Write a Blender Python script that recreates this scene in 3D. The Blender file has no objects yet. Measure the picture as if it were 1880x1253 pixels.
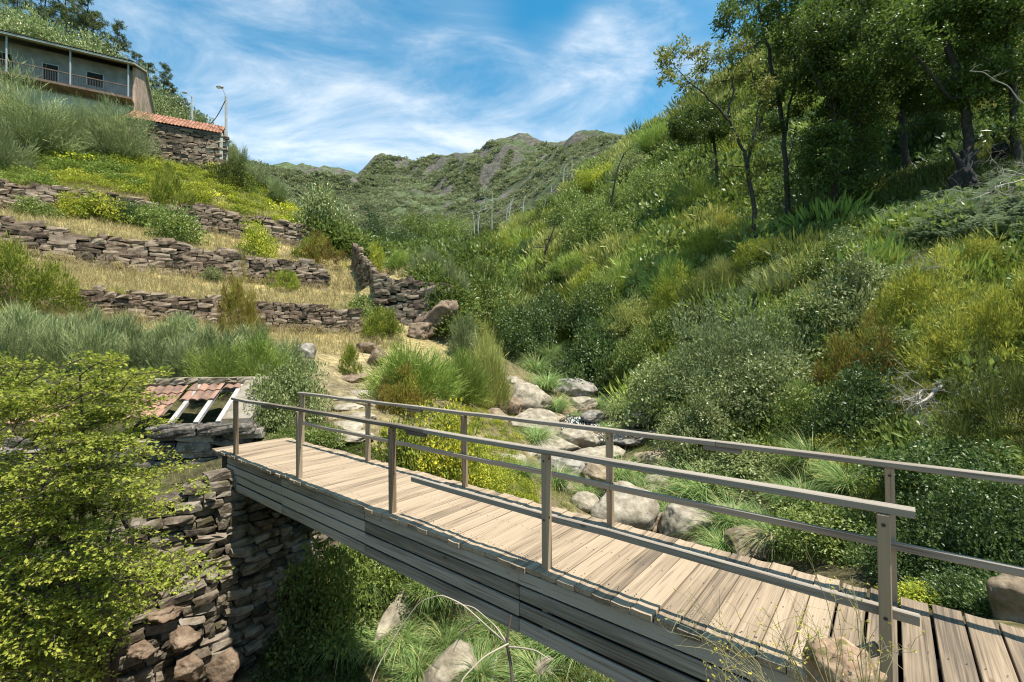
import bpy, math, random
import numpy as np
from mathutils import Vector, Matrix, geometry
rng = np.random.default_rng(11)
random.seed(5)
PI = math.pi
scene = bpy.context.scene
COL = scene.collection

# ------------------------------------------------------------------ camera geometry
F, TH, ROLL, PH, D0, HC = 840.0, 0.01521, -0.00794, 0.87917, 3.2025, 1.9
cT, sT, cR, sR = math.cos(TH), math.sin(TH), math.cos(ROLL), math.sin(ROLL)
R0 = np.array([1.0, 0, 0]); U0 = np.array([0, -sT, cT]); FW = np.array([0, cT, sT])
RR = cR*R0 + sR*U0; UU = -sR*R0 + cR*U0

def P(px, py, Y):
    """world point seen at photograph pixel (px, py) at distance Y ahead"""
    d = RR*((px-940)/F) + UU*((626.5-py)/F) + FW
    d = d*(Y/d[1])
    return np.array([d[0], d[1], d[2]+HC])

def pix(p):
    q = np.asarray(p, float) - np.array([0, 0, HC])
    w = q@FW
    return 940+F*(q@RR)/w, 626.5-F*(q@UU)/w

A_ = np.array([-math.sin(PH), math.cos(PH)]); P_ = np.array([math.cos(PH), math.sin(PH)])
def SP(s, p):
    return A_*s + P_*(D0+p)
def toSP(x, y):
    return x*A_[0]+y*A_[1], x*P_[0]+y*P_[1]-D0

# ------------------------------------------------------------------ noise
_tab = rng.random((256, 256)).astype(np.float64)
def vn2(x, y):
    xi = np.floor(x).astype(int); yi = np.floor(y).astype(int)
    fx = x-xi; fy = y-yi
    fx = fx*fx*(3-2*fx); fy = fy*fy*(3-2*fy)
    a = _tab[xi & 255, yi & 255]; b = _tab[(xi+1) & 255, yi & 255]
    c = _tab[xi & 255, (yi+1) & 255]; d = _tab[(xi+1) & 255, (yi+1) & 255]
    return (a*(1-fx)+b*fx)*(1-fy)+(c*(1-fx)+d*fx)*fy
def fbm2(x, y, o=4):
    r = 0; amp = .5; t = 0
    for i in range(o):
        r = r+amp*vn2(x*2**i+17.3*i, y*2**i+9.1*i); t += amp; amp *= .5
    return r/t-.5
_tab3 = rng.random((32, 32, 32))
def vn3(p):
    i = np.floor(p).astype(int); f = p-i; f = f*f*(3-2*f)
    r = 0
    for dx in (0, 1):
        for dy in (0, 1):
            for dz in (0, 1):
                w = (f[:, 0] if dx else 1-f[:, 0])*(f[:, 1] if dy else 1-f[:, 1])*(f[:, 2] if dz else 1-f[:, 2])
                r = r+w*_tab3[(i[:, 0]+dx) & 31, (i[:, 1]+dy) & 31, (i[:, 2]+dz) & 31]
    return r-.5

# ------------------------------------------------------------------ mesh building
class MB:
    """collects (verts, faces, rnd per face, material index) and links them as ONE mesh object"""
    def __init__(self): self.ch = []; self.n = 0
    def add(self, V, Fc, rnd=None, mi=0):
        V = np.asarray(V, np.float64).reshape(-1, 3); Fc = np.asarray(Fc, np.int64)
        if Fc.ndim == 1: Fc = Fc[None, :]
        if rnd is None: rnd = rng.random()
        rnd = np.broadcast_to(np.asarray(rnd, np.float32), (len(Fc),))
        self.ch.append((V, Fc, rnd, mi)); return self
    def mesh(self, name, mats, smooth=False):
        me = bpy.data.meshes.new(name)
        off = 0; vs = []; lv = []; lt = []; rn = []; mi = []
        for V, Fc, r, m in self.ch:
            vs.append(V); lv.append((Fc+off).ravel()); lt.append(np.full(len(Fc), Fc.shape[1]))
            rn.append(r); mi.append(np.full(len(Fc), m)); off += len(V)
        vs = np.concatenate(vs).astype(np.float32); lv = np.concatenate(lv).astype(np.int32)
        lt = np.concatenate(lt).astype(np.int32); ls = np.concatenate([[0], np.cumsum(lt)[:-1]]).astype(np.int32)
        me.vertices.add(len(vs)); me.vertices.foreach_set('co', vs.ravel())
        me.loops.add(len(lv)); me.loops.foreach_set('vertex_index', lv)
        me.polygons.add(len(lt)); me.polygons.foreach_set('loop_start', ls); me.polygons.foreach_set('loop_total', lt)
        me.polygons.foreach_set('material_index', np.concatenate(mi).astype(np.int32))
        me.polygons.foreach_set('use_smooth', np.full(len(lt), bool(smooth)))
        at = me.attributes.new('rnd', 'FLOAT', 'FACE'); at.data.foreach_set('value', np.concatenate(rn).astype(np.float32))
        for m in (mats if isinstance(mats, (list, tuple)) else [mats]): me.materials.append(m)
        me.update(); me.validate(); return me
    def build(self, name, mats, parent=None, smooth=False, loc=None):
        o = bpy.data.objects.new(name, self.mesh(name, mats, smooth)); COL.objects.link(o)
        if parent is not None: o.parent = parent
        if loc is not None: o.location = loc
        return o

BOXF = np.array([[0, 3, 2, 1], [4, 5, 6, 7], [0, 1, 5, 4], [1, 2, 6, 5], [2, 3, 7, 6], [3, 0, 4, 7]])
def box(mb, x0, x1, y0, y1, z0, z1, rnd=None, mi=0, jit=0.0):
    V = np.array([[x0, y0, z0], [x1, y0, z0], [x1, y1, z0], [x0, y1, z0], [x0, y0, z1], [x1, y0, z1], [x1, y1, z1], [x0, y1, z1]], float)
    if jit: V = V+rng.uniform(-jit, jit, V.shape)
    return mb.add(V, BOXF, rnd, mi)
def bevbox(mb, x0, x1, y0, y1, z0, z1, b=.006, rnd=None, mi=0, M=None):
    """box with chamfered edges, optional 4x4 numpy matrix"""
    V = []; lo = (x0, y0, z0); hi = (x1, y1, z1); idx = {}
    for sx in (0, 1):
        for sy in (0, 1):
            for sz in (0, 1):
                s = (sx, sy, sz)
                for ax in range(3):
                    p = [(hi if s[k] else lo)[k] for k in range(3)]
                    for k in range(3):
                        if k != ax: p[k] += -b if s[k] else b
                    idx[(s, ax)] = len(V); V.append(p)
    V = np.array(V); c = np.array([(x0+x1)/2, (y0+y1)/2, (z0+z1)/2]); q = []; t = []
    def orient(f):
        n = np.cross(V[f[1]]-V[f[0]], V[f[2]]-V[f[1]]); m = V[f].mean(0)-c
        return f if n@m > 0 else f[::-1]
    for ax in range(3):
        o1, o2 = [k for k in range(3) if k != ax]
        for side in (0, 1):
            f = []
            for (i, j) in ((0, 0), (1, 0), (1, 1), (0, 1)):
                s = [0, 0, 0]; s[ax] = side; s[o1] = i; s[o2] = j; f.append(idx[(tuple(s), ax)])
            q.append(orient(f))
        for i in (0, 1):
            for j in (0, 1):
                s0 = [0, 0, 0]; s1 = [0, 0, 0]; s1[ax] = 1
                for s in (s0, s1): s[o1] = i; s[o2] = j
                s0 = tuple(s0); s1 = tuple(s1)
                q.append(orient([idx[(s0, o1)], idx[(s0, o2)], idx[(s1, o2)], idx[(s1, o1)]]))
    for sx in (0, 1):
        for sy in (0, 1):
            for sz in (0, 1):
                s = (sx, sy, sz); t.append(orient([idx[(s, 0)], idx[(s, 1)], idx[(s, 2)]]))
    r = rng.random() if rnd is None else rnd
    if M is not None: V = V@M[:3, :3].T+M[:3, 3]
    mb.add(V, q, r, mi); mb.add(V, t, r, mi); return mb

def tube(mb, pts, rad, k=6, rnd=None, mi=0, cap=True):
    pts = np.asarray(pts, float); n = len(pts); rad = np.broadcast_to(np.asarray(rad, float), (n,))
    T = np.gradient(pts, axis=0); T /= np.linalg.norm(T, axis=1)[:, None]+1e-9
    ref = np.array([0, 0, 1.0]) if abs(T[:, 2]).mean() < .8 else np.array([1.0, 0, 0])
    N = np.cross(T, ref); N /= np.linalg.norm(N, axis=1)[:, None]+1e-9; B = np.cross(T, N)
    a = np.linspace(0, 2*PI, k, endpoint=False)
    V = pts[:, None]+rad[:, None, None]*(np.cos(a)[None, :, None]*N[:, None]+np.sin(a)[None, :, None]*B[:, None])
    i = np.arange(n-1)[:, None]*k; j = np.arange(k)[None, :]; j2 = (j+1) % k
    Fc = np.stack([i+j, i+j2, i+k+j2, i+k+j], -1).reshape(-1, 4)
    r = rng.random() if rnd is None else rnd
    mb.add(V.reshape(-1, 3), Fc, r, mi)
    if cap:
        mb.add(V[0], np.arange(k)[None, :], r, mi); mb.add(V[-1], np.arange(k)[::-1][None, :], r, mi)
    return mb

def unit(v): return v/(np.linalg.norm(v, axis=-1, keepdims=True)+1e-9)
def leaves(mb, pos, tip, nrm, ln, wd, rnd=None, mi=0, fold=.15):
    """diamond leaves: pos (n,3), tip direction, surface normal"""
    n = len(pos); tip = unit(tip); s = unit(np.cross(tip, nrm)); nn = np.cross(s, tip)
    ln = np.broadcast_to(np.asarray(ln, float), (n,))[:, None]; wd = np.broadcast_to(np.asarray(wd, float), (n,))[:, None]
    m = pos+tip*ln*.45+nn*wd*fold
    V = np.stack([pos, m+s*wd*.5, pos+tip*ln, m-s*wd*.5], 1).reshape(-1, 3)
    if rnd is None: rnd = rng.random(n)
    return mb.add(V, np.arange(n*4).reshape(n, 4), rnd, mi)

def blades(mb, base, az, ln, lean, wd, droop=.6, rnd=None, mi=0, seg=3):
    """grass blades / broom stems: ribbons that lean out and droop; az = heading, lean = 0 upright .. 1 flat"""
    n = len(base); az = np.asarray(az); ln = np.broadcast_to(np.asarray(ln, float), (n,)); lean = np.broadcast_to(np.asarray(lean, float), (n,))
    wd = np.broadcast_to(np.asarray(wd, float), (n,))
    h = np.stack([np.cos(az), np.sin(az), np.zeros(n)], 1)
    tw = az+rng.normal(0, .9, n)+PI/2
    side = np.stack([np.cos(tw), np.sin(tw), np.zeros(n)], 1)
    rows = []; p = base.copy(); ang = lean*PI/2
    for i in range(seg+1):
        t = i/seg; w = (wd*(1-t**1.6)*.5)[:, None]
        if i == seg: w = w+wd[:, None]*.04
        rows.append(p-side*w); rows.append(p+side*w)
        a = ang+droop*t
        p = p+(h*np.sin(a)[:, None]+np.array([0, 0, 1.0])*np.cos(a)[:, None])*(ln/seg)[:, None]
    V = np.stack(rows, 1)
    k = 2*(seg+1); b = np.arange(n)[:, None]*k
    fs = [np.concatenate([b+2*i, b+2*i+1, b+2*i+3, b+2*i+2], 1) for i in range(seg)]
    r = rng.random(n) if rnd is None else np.broadcast_to(rnd, (n,))
    mb.add(V.reshape(-1, 3), np.concatenate(fs), np.tile(r, seg), mi); return mb

def link(name, mesh, loc=(0, 0, 0), rz=0, sc=1, parent=None):
    o = bpy.data.objects.new(name, mesh); COL.objects.link(o)
    o.location = loc; o.rotation_euler = (0, 0, rz); o.scale = (sc, sc, sc) if np.isscalar(sc) else sc
    if parent is not None: o.parent = parent
    return o
def empty(name, loc, rz=0):
    o = bpy.data.objects.new(name, None); COL.objects.link(o); o.location = loc; o.rotation_euler = (0, 0, rz); o.empty_display_size = .3
    return o
USED = {}
def tag(o, label=None, cat=None, group=None, kind=None):
    if label:
        o['label'] = label; USED[label] = USED.get(label, 0)+1
    if cat: o['category'] = cat
    if group: o['group'] = group
    if kind: o['kind'] = kind
    return o

# ------------------------------------------------------------------ materials
def newmat(name):
    m = bpy.data.materials.new(name); m.use_nodes = True; nt = m.node_tree
    for n in list(nt.nodes): nt.nodes.remove(n)
    return m, nt, nt.nodes, nt.links
def ramp(nd, stops, interp='LINEAR'):
    r = nd.new('ShaderNodeValToRGB'); e = r.color_ramp; e.interpolation = interp
    while len(e.elements) < len(stops): e.elements.new(.5)
    for el, (p, c) in zip(e.elements, stops): el.position = p; el.color = (*c, 1)
    return r
def leafmat(name, cols, trans=.38, rough=.5, spec=.22, patch=None, pscale=.6, k=(1.52, 1.42, 1.12)):
    """cols: ramp over the per-leaf random; patch: (colour, amount) blended by large-scale noise in object space"""
    m, nt, nd, ln = newmat(name)
    at = nd.new('ShaderNodeAttribute'); at.attribute_name = 'rnd'
    oi = nd.new('ShaderNodeObjectInfo')
    r = ramp(nd, [(i/(len(cols)-1), tuple(min(.8, x*y) for x, y in zip(c, k))) for i, c in enumerate(cols)]); ln.new(at.outputs['Fac'], r.inputs[0])
    col = r.outputs[0]
    if patch:
        tc = nd.new('ShaderNodeTexCoord'); nz = nd.new('ShaderNodeTexNoise'); nz.inputs['Scale'].default_value = pscale; nz.inputs['Detail'].default_value = 3
        ln.new(tc.outputs['Object'], nz.inputs['Vector'])
        rp = ramp(nd, [(.48, (0, 0, 0)), (.62, (patch[1],)*3)]); ln.new(nz.outputs['Fac'], rp.inputs[0])
        mx = nd.new('ShaderNodeMix'); mx.data_type = 'RGBA'; ln.new(rp.outputs[0], mx.inputs[0]); ln.new(col, mx.inputs[6]); mx.inputs[7].default_value = (*patch[0], 1)
        col = mx.outputs[2]
    hs = nd.new('ShaderNodeHueSaturation'); ln.new(col, hs.inputs['Color'])
    mr = nd.new('ShaderNodeMapRange'); mr.inputs[3].default_value = .8; mr.inputs[4].default_value = 1.2; ln.new(oi.outputs['Random'], mr.inputs[0]); ln.new(mr.outputs[0], hs.inputs['Value'])
    b = nd.new('ShaderNodeBsdfPrincipled'); b.inputs['Roughness'].default_value = rough; b.inputs['Specular IOR Level'].default_value = spec
    t = nd.new('ShaderNodeBsdfTranslucent'); mxs = nd.new('ShaderNodeMixShader'); mxs.inputs[0].default_value = trans
    ln.new(hs.outputs[0], b.inputs['Base Color']); ln.new(hs.outputs[0], t.inputs['Color'])
    ln.new(b.outputs[0], mxs.inputs[1]); ln.new(t.outputs[0], mxs.inputs[2])
    o = nd.new('ShaderNodeOutputMaterial'); ln.new(mxs.outputs[0], o.inputs[0]); return m
def rockmat(name, cols, lichen=None, scale=1.0, rough=.85, bump=.5, moss=None, island=True, lich_amt=.6, coord='Object'):
    m, nt, nd, ln = newmat(name)
    tc = nd.new('ShaderNodeTexCoord'); at = nd.new('ShaderNodeAttribute'); at.attribute_name = 'rnd'
    n1 = nd.new('ShaderNodeTexNoise'); n1.inputs['Scale'].default_value = 2.2*scale; n1.inputs['Detail'].default_value = 8; n1.inputs['Roughness'].default_value = .62
    ln.new(tc.outputs[coord], n1.inputs['Vector'])
    ad = nd.new('ShaderNodeMath'); ad.operation = 'MULTIPLY_ADD'; ln.new(at.outputs['Fac'], ad.inputs[0]); ad.inputs[1].default_value = .45 if island else 0.0
    sb = nd.new('ShaderNodeMath'); sb.operation = 'SUBTRACT'; ln.new(n1.outputs['Fac'], sb.inputs[0]); sb.inputs[1].default_value = .22 if island else 0
    ln.new(sb.outputs[0], ad.inputs[2])
    r = ramp(nd, [(.25+.5*i/(len(cols)-1), c) for i, c in enumerate(cols)]); ln.new(ad.outputs[0], r.inputs[0]); col = r.outputs[0]
    n2 = nd.new('ShaderNodeTexNoise'); n2.inputs['Scale'].default_value = 6.5*scale; n2.inputs['Detail'].default_value = 12; n2.inputs['Roughness'].default_value = .78
    ln.new(tc.outputs[coord], n2.inputs['Vector'])
    if lichen:
        rp = ramp(nd, [(.52, (0, 0, 0)), (.66, (lich_amt,)*3)]); ln.new(n2.outputs['Fac'], rp.inputs[0])
        mx = nd.new('ShaderNodeMix'); mx.data_type = 'RGBA'; ln.new(rp.outputs[0], mx.inputs[0]); ln.new(col, mx.inputs[6]); mx.inputs[7].default_value = (*lichen, 1); col = mx.outputs[2]
    if moss:
        n3 = nd.new('ShaderNodeTexNoise'); n3.inputs['Scale'].default_value = 1.7*scale; n3.inputs['Detail'].default_value = 5
        mp = nd.new('ShaderNodeMapping'); mp.inputs['Location'].default_value = (3.1, 7.7, 1.9); ln.new(tc.outputs[coord], mp.inputs[0]); ln.new(mp.outputs[0], n3.inputs['Vector'])
        rp = ramp(nd, [(.54, (0, 0, 0)), (.66, (.85,)*3)]); ln.new(n3.outputs['Fac'], rp.inputs[0])
        mx = nd.new('ShaderNodeMix'); mx.data_type = 'RGBA'; ln.new(rp.outputs[0], mx.inputs[0]); ln.new(col, mx.inputs[6]); mx.inputs[7].default_value = (*moss, 1); col = mx.outputs[2]
    b = nd.new('ShaderNodeBsdfPrincipled'); b.inputs['Roughness'].default_value = rough; b.inputs['Specular IOR Level'].default_value = .25; ln.new(col, b.inputs['Base Color'])
    bp = nd.new('ShaderNodeBump'); bp.inputs['Strength'].default_value = bump; bp.inputs['Distance'].default_value = .05/scale
    n4 = nd.new('ShaderNodeTexNoise'); n4.inputs['Scale'].default_value = 9*scale; n4.inputs['Detail'].default_value = 10; n4.inputs['Roughness'].default_value = .7
    ln.new(tc.outputs[coord], n4.inputs['Vector']); ln.new(n4.outputs['Fac'], bp.inputs['Height']); ln.new(bp.outputs[0], b.inputs['Normal'])
    o = nd.new('ShaderNodeOutputMaterial'); ln.new(b.outputs[0], o.inputs[0]); return m
def woodmat(name, cols, axis=0, rough=.75, grain=1.0, knots=True):
    """weathered timber, grain along the given object axis, tone per board from 'rnd'"""
    m, nt, nd, ln = newmat(name)
    tc = nd.new('ShaderNodeTexCoord'); at = nd.new('ShaderNodeAttribute'); at.attribute_name = 'rnd'
    cmb = nd.new('ShaderNodeCombineXYZ'); mul = nd.new('ShaderNodeMath'); mul.operation = 'MULTIPLY'; mul.inputs[1].default_value = 37.0
    ln.new(at.outputs['Fac'], mul.inputs[0])
    for i in range(3): ln.new(mul.outputs[0], cmb.inputs[i])
    va = nd.new('ShaderNodeVectorMath'); va.operation = 'ADD'; ln.new(tc.outputs['Object'], va.inputs[0]); ln.new(cmb.outputs[0], va.inputs[1])
    mp = nd.new('ShaderNodeMapping'); sc = [48*grain]*3; sc[axis] = .9*grain; mp.inputs['Scale'].default_value = sc; ln.new(va.outputs[0], mp.inputs[0])
    n1 = nd.new('ShaderNodeTexNoise'); n1.inputs['Scale'].default_value = 1.5; n1.inputs['Detail'].default_value = 6; n1.inputs['Distortion'].default_value = .5; ln.new(mp.outputs[0], n1.inputs['Vector'])
    mp2 = nd.new('ShaderNodeMapping'); sc = [5.0]*3; sc[axis] = .8; mp2.inputs['Scale'].default_value = sc; ln.new(va.outputs[0], mp2.inputs[0])
    n2 = nd.new('ShaderNodeTexNoise'); n2.inputs['Scale'].default_value = 1.2; n2.inputs['Detail'].default_value = 5; ln.new(mp2.outputs[0], n2.inputs['Vector'])
    a1 = nd.new('ShaderNodeMath'); a1.operation = 'MULTIPLY_ADD'; ln.new(at.outputs['Fac'], a1.inputs[0]); a1.inputs[1].default_value = .65; ln.new(n1.outputs['Fac'], a1.inputs[2])
    a2 = nd.new('ShaderNodeMath'); a2.operation = 'MULTIPLY_ADD'; ln.new(n2.outputs['Fac'], a2.inputs[0]); a2.inputs[1].default_value = 1.0; ln.new(a1.outputs[0], a2.inputs[2])
    dv_ = .5; r = ramp(nd, [((.88+.6*i/(len(cols)-1))*dv_, c) for i, c in enumerate(cols)])
    dv = nd.new('ShaderNodeMath'); dv.operation = 'MULTIPLY'; dv.inputs[1].default_value = dv_
    ln.new(a2.outputs[0], dv.inputs[0]); ln.new(dv.outputs[0], r.inputs[0]); col = r.outputs[0]
    # thin dark grain lines
    rl = ramp(nd, [(.30, (.62, .58, .55)), (.42, (1, 1, 1))]); ln.new(n1.outputs['Fac'], rl.inputs[0])
    mx = nd.new('ShaderNodeMix'); mx.data_type = 'RGBA'; mx.blend_type = 'MULTIPLY'; mx.inputs[0].default_value = .8; ln.new(col, mx.inputs[6]); ln.new(rl.outputs[0], mx.inputs[7]); col = mx.outputs[2]
    if knots:
        mp3 = nd.new('ShaderNodeMapping'); sc = [7.0]*3; sc[axis] = 3.0; mp3.inputs['Scale'].default_value = sc; ln.new(va.outputs[0], mp3.inputs[0])
        vo = nd.new('ShaderNodeTexVoronoi'); vo.inputs['Scale'].default_value = .55; ln.new(mp3.outputs[0], vo.inputs['Vector'])
        rk = ramp(nd, [(.035, (.45, .38, .33)), (.075, (1, 1, 1))]); ln.new(vo.outputs['Distance'], rk.inputs[0])
        mx = nd.new('ShaderNodeMix'); mx.data_type = 'RGBA'; mx.blend_type = 'MULTIPLY'; mx.inputs[0].default_value = .9; ln.new(col, mx.inputs[6]); ln.new(rk.outputs[0], mx.inputs[7]); col = mx.outputs[2]
    b = nd.new('ShaderNodeBsdfPrincipled'); b.inputs['Roughness'].default_value = rough; b.inputs['Specular IOR Level'].default_value = .3; ln.new(col, b.inputs['Base Color'])
    bp = nd.new('ShaderNodeBump'); bp.inputs['Strength'].default_value = .6; bp.inputs['Distance'].default_value = .01; ln.new(n1.outputs['Fac'], bp.inputs['Height']); ln.new(bp.outputs[0], b.inputs['Normal'])
    o = nd.new('ShaderNodeOutputMaterial'); ln.new(b.outputs[0], o.inputs[0]); return m
def plainmat(name, c, rough=.7, metal=0.0, var=.25, scale=3.0):
    m, nt, nd, ln = newmat(name)
    tc = nd.new('ShaderNodeTexCoord'); n1 = nd.new('ShaderNodeTexNoise'); n1.inputs['Scale'].default_value = scale; n1.inputs['Detail'].default_value = 7; ln.new(tc.outputs['Object'], n1.inputs['Vector'])
    c = np.array(c); r = ramp(nd, [(.3, tuple(c*(1-var))), (.7, tuple(np.minimum(c*(1+var), 1)))]); ln.new(n1.outputs['Fac'], r.inputs[0])
    b = nd.new('ShaderNodeBsdfPrincipled'); b.inputs['Roughness'].default_value = rough; b.inputs['Metallic'].default_value = metal; ln.new(r.outputs[0], b.inputs['Base Color'])
    o = nd.new('ShaderNodeOutputMaterial'); ln.new(b.outputs[0], o.inputs[0]); return m
# ================================================================== terrain
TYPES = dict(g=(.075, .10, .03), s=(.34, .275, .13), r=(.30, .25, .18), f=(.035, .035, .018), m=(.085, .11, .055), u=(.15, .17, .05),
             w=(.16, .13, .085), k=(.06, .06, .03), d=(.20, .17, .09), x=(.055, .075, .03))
CP = []   # x, y, z, type
def cp(t, *pts):
    for (a, b, c) in pts: CP.append((*P(a, b, c), t))
def cw(t, *pts):
    for (a, b, c) in pts: CP.append((a, b, c, t))
def sp(t, *pts):
    for (s, p, z) in pts: q = SP(s, p); CP.append((q[0], q[1], z, t))
def line(pts, step=.35):
    out = []
    for a, b in zip(pts[:-1], pts[1:]):
        a = np.array(a, float); b = np.array(b, float)
        n = max(1, int(np.linalg.norm(P(*a)-P(*b))/1.2))
        for i in range(n): out.append(tuple(a+(b-a)*i/n))
    out.append(tuple(pts[-1])); return out
WALL_A = [(60, 572, 525, 16), (120, 580, 530, 17), (300, 592, 546, 20), (480, 610, 562, 23), (655, 612, 572, 25.2)]
WALL_B = [(-60, 455, 400, 19.2), (0, 462, 405, 20), (180, 490, 435, 22), (340, 508, 456, 25), (480, 522, 475, 28), (595, 533, 495, 30)]
WALL_C = [(-80, 378, 326, 24), (0, 386, 336, 25), (200, 405, 362, 28), (400, 430, 390, 32), (520, 446, 410, 35), (612, 478, 432, 37)]
WALL_E = [(690, 575, 500, 28.4), (745, 598, 516, 28), (818, 606, 522, 28.2)]
WALL_D = [(650, 500, 452, 34), (668, 528, 475, 31.5), (690, 560, 500, 29)]
for W in (WALL_A, WALL_B, WALL_C):
    cp('s', *line([(a, b, y) for a, b, c, y in W])); cp('s', *line([(a, c+4, y+.75) for a, b, c, y in W]))
cp('d', *[(a, b, y-.1) for a, b, c, y in WALL_E]); cp('s', *[(a, c+4, y+1.0) for a, b, c, y in WALL_E])
# upper left
cp('u', (0, 262, 32), (100, 262, 33), (220, 285, 35), (300, 320, 34), (480, 375, 38), (570, 420, 38.5), (0, 300, 29), (200, 330, 31), (400, 350, 35))
cp('u', (290, 292, 37), (350, 297, 38), (408, 302, 39), (440, 305, 42), (480, 335, 43), (530, 375, 42), (600, 415, 41))
cp('u', (0, 190, 36), (100, 205, 39), (240, 203, 43), (180, 215, 41))
cw('g', (-40, 50, 24), (-34, 60, 22), (-28, 52, 17), (-22, 50, 13), (-17, 50, 10), (-13, 50, 9), (-30, 75, 18), (-22, 75, 15), (-14, 70, 13))
cp('g', (0, 60, 75), (120, 100, 75), (200, 130, 75), (290, 190, 75), (340, 212, 75), (400, 262, 75))
cp('g', (30, 95, 60), (200, 175, 60), (330, 245, 60))
cw('g', (-70, 50, 40), (-60, 30, 33), (-75, 10, 33), (-62, 0, 27), (-45, 20, 22), (-30, 10, 10), (-30, 0, 8), (-75, 80, 55), (-50, 85, 33))
# stairs / end of terraces
cp('d', (620, 455, 42), (622, 500, 33), (630, 545, 28.5), (660, 560, 30), (640, 480, 36), (670, 590, 26.5), (700, 610, 26))
cp('s', (740, 500, 31), (800, 505, 31.5), (720, 480, 34), (780, 490, 36)); cp('g', (840, 520, 40), (830, 560, 33), (835, 610, 28), (700, 470, 44), (640, 440, 52))
# strip under wall A and the path
cp('s', (150, 600, 15.5), (300, 615, 17.8), (480, 630, 19.5), (640, 640, 22), (740, 625, 24.5), (800, 630, 26))
cp('k', (0, 600, 14), (0, 640, 12), (150, 660, 12.5), (300, 690, 12.7), (420, 690, 13), (520, 680, 15))
cp('s', (600, 660, 18), (560, 640, 19))
cp('r', (560, 790, 10.6), (620, 772, 12), (640, 735, 15), (655, 690, 18), (720, 655, 22), (810, 637, 27))
cp('d', (850, 655, 26), (780, 700, 17), (700, 745, 14), (880, 690, 23))
cp('d', (850, 860, 11), (720, 840, 10.6), (780, 885, 10), (900, 760, 20), (640, 800, 11.5))
# ruin surroundings
cw('k', (-9, 8.2, -1.6), (-7.2, 9.2, -1.2), (-11, 9.5, -1.0), (-6.5, 12.2, -.2), (-9, 13, .3), (-13, 12, .8), (-12, 8, -.9), (-6, 10, -.5))
cw('k', (-14, 6, 0), (-20, 9, 3), (-22, 4, 2.5), (-16, 0, 0), (-20, -8, 2))
# stream bed
WAT = [(7.9, 940, 1215, -3.45), (9.0, 1000, 0, -3.2), (10.4, 1300, 0, -2.95), (11.6, 1220, 0, -2.7), (13.5, 1150, 0, -2.55), (16, 1110, 0, -2.4), (18.6, 1085, 0, -2.3), (19.8, 1072, 0, -2.2), (22.5, 1062, 0, -1.5), (26, 1110, 0, -1.4), (30, 1060, 0, -.95), (36, 1000, 0, -.5), (44, 960, 0, .8), (55, 900, 0, 4), (80, 850, 0, 12)]
STREAM = [(((px-940)/F)*Y, Y, z) for Y, px, _, z in WAT]
for (x, y, z) in STREAM:
    cw('w', (x, y, z-.25), (x-.7, y+.1, z-.1), (x+.7, y+.1, z-.1))
sp('w', (7.5, .6, -3.5), (5.5, 0, -3.55), (4.5, 2.0, -3.35), (6.5, -2, -3.8), (4.5, -3, -3.8), (5.5, -6, -4.2), (7, -9, -4.6), (3.2, 1, -3.2), (3.2, -2, -3.3))
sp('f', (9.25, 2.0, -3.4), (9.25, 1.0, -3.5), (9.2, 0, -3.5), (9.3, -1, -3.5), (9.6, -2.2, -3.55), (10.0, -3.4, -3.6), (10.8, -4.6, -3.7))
sp('k', (9.75, 1.9, -.35), (9.75, 1.0, -.2), (9.75, 0, -.3), (9.95, -.9, -.75), (10.3, -2, -1.2), (10.9, -3.5, -1.75), (11.9, -6, -1.9), (9.9, 2.6, -.5), (12, 0, -.4), (10.3, 1.2, -.06), (11, 1, -.1))
sp('d', (1.6, -.5, -1.4), (1.2, 1.6, -1.2), (.7, 0, -.5), (.5, -1.5, -.3), (.3, 1.5, -.4), (-.5, 0, -.12), (-.5, 1.5, -.2), (-.4, -1.2, 0), (-3, 0, -.1), (-3, 1.6, -.15), (0, -3.2, .2), (-3, -3, .2), (2.2, -4, -2), (1.3, -3.2, -.6), (0, -7, .3), (-5, -5, .5), (2.5, -8, -2.5), (1.5, -12, -1.5))
# right bank
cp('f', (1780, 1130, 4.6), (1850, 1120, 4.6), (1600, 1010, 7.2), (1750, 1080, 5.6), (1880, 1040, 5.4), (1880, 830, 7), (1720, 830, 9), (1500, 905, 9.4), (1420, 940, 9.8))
cp('g', (1300, 815, 14.5), (1400, 850, 12.5), (1200, 825, 16.5), (1230, 770, 19), (1180, 720, 24), (1140, 690, 29), (1080, 665, 34))
cp('k', (1350, 715, 17), (1500, 610, 18), (1500, 720, 14.5), (1650, 640, 14), (1800, 640, 11.5), (1880, 560, 11), (1700, 760, 11), (2100, 700, 8), (2300, 900, 5))
cp('g', (1700, 430, 20), (1880, 405, 17.5), (1600, 480, 21), (1520, 500, 22.5), (2100, 380, 15))
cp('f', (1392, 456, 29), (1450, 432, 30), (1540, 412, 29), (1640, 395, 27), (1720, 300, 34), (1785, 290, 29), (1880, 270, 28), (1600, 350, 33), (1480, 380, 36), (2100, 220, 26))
cp('g', (900, 650, 33), (980, 640, 34), (850, 590, 45), (1000, 600, 37), (1000, 500, 55), (1000, 430, 78), (1000, 388, 97), (840, 505, 82), (1130, 350, 76), (1200, 450, 46), (1200, 380, 60), (1300, 300, 62), (1120, 520, 43), (1250, 520, 32), (1150, 620, 31), (1300, 620, 25), (1320, 420, 42))
cp('g', (1130, 272, 112), (1180, 245, 108), (1240, 200, 102), (1320, 130, 95), (1420, 50, 90), (1600, -80, 80), (1800, -150, 70), (1500, 200, 55), (1700, 120, 52), (1850, 60, 48), (2100, 0, 45), (1400, 230, 60))
cp('g', (1050, 340, 101), (980, 387, 97), (905, 432, 92), (870, 445, 92))
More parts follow.
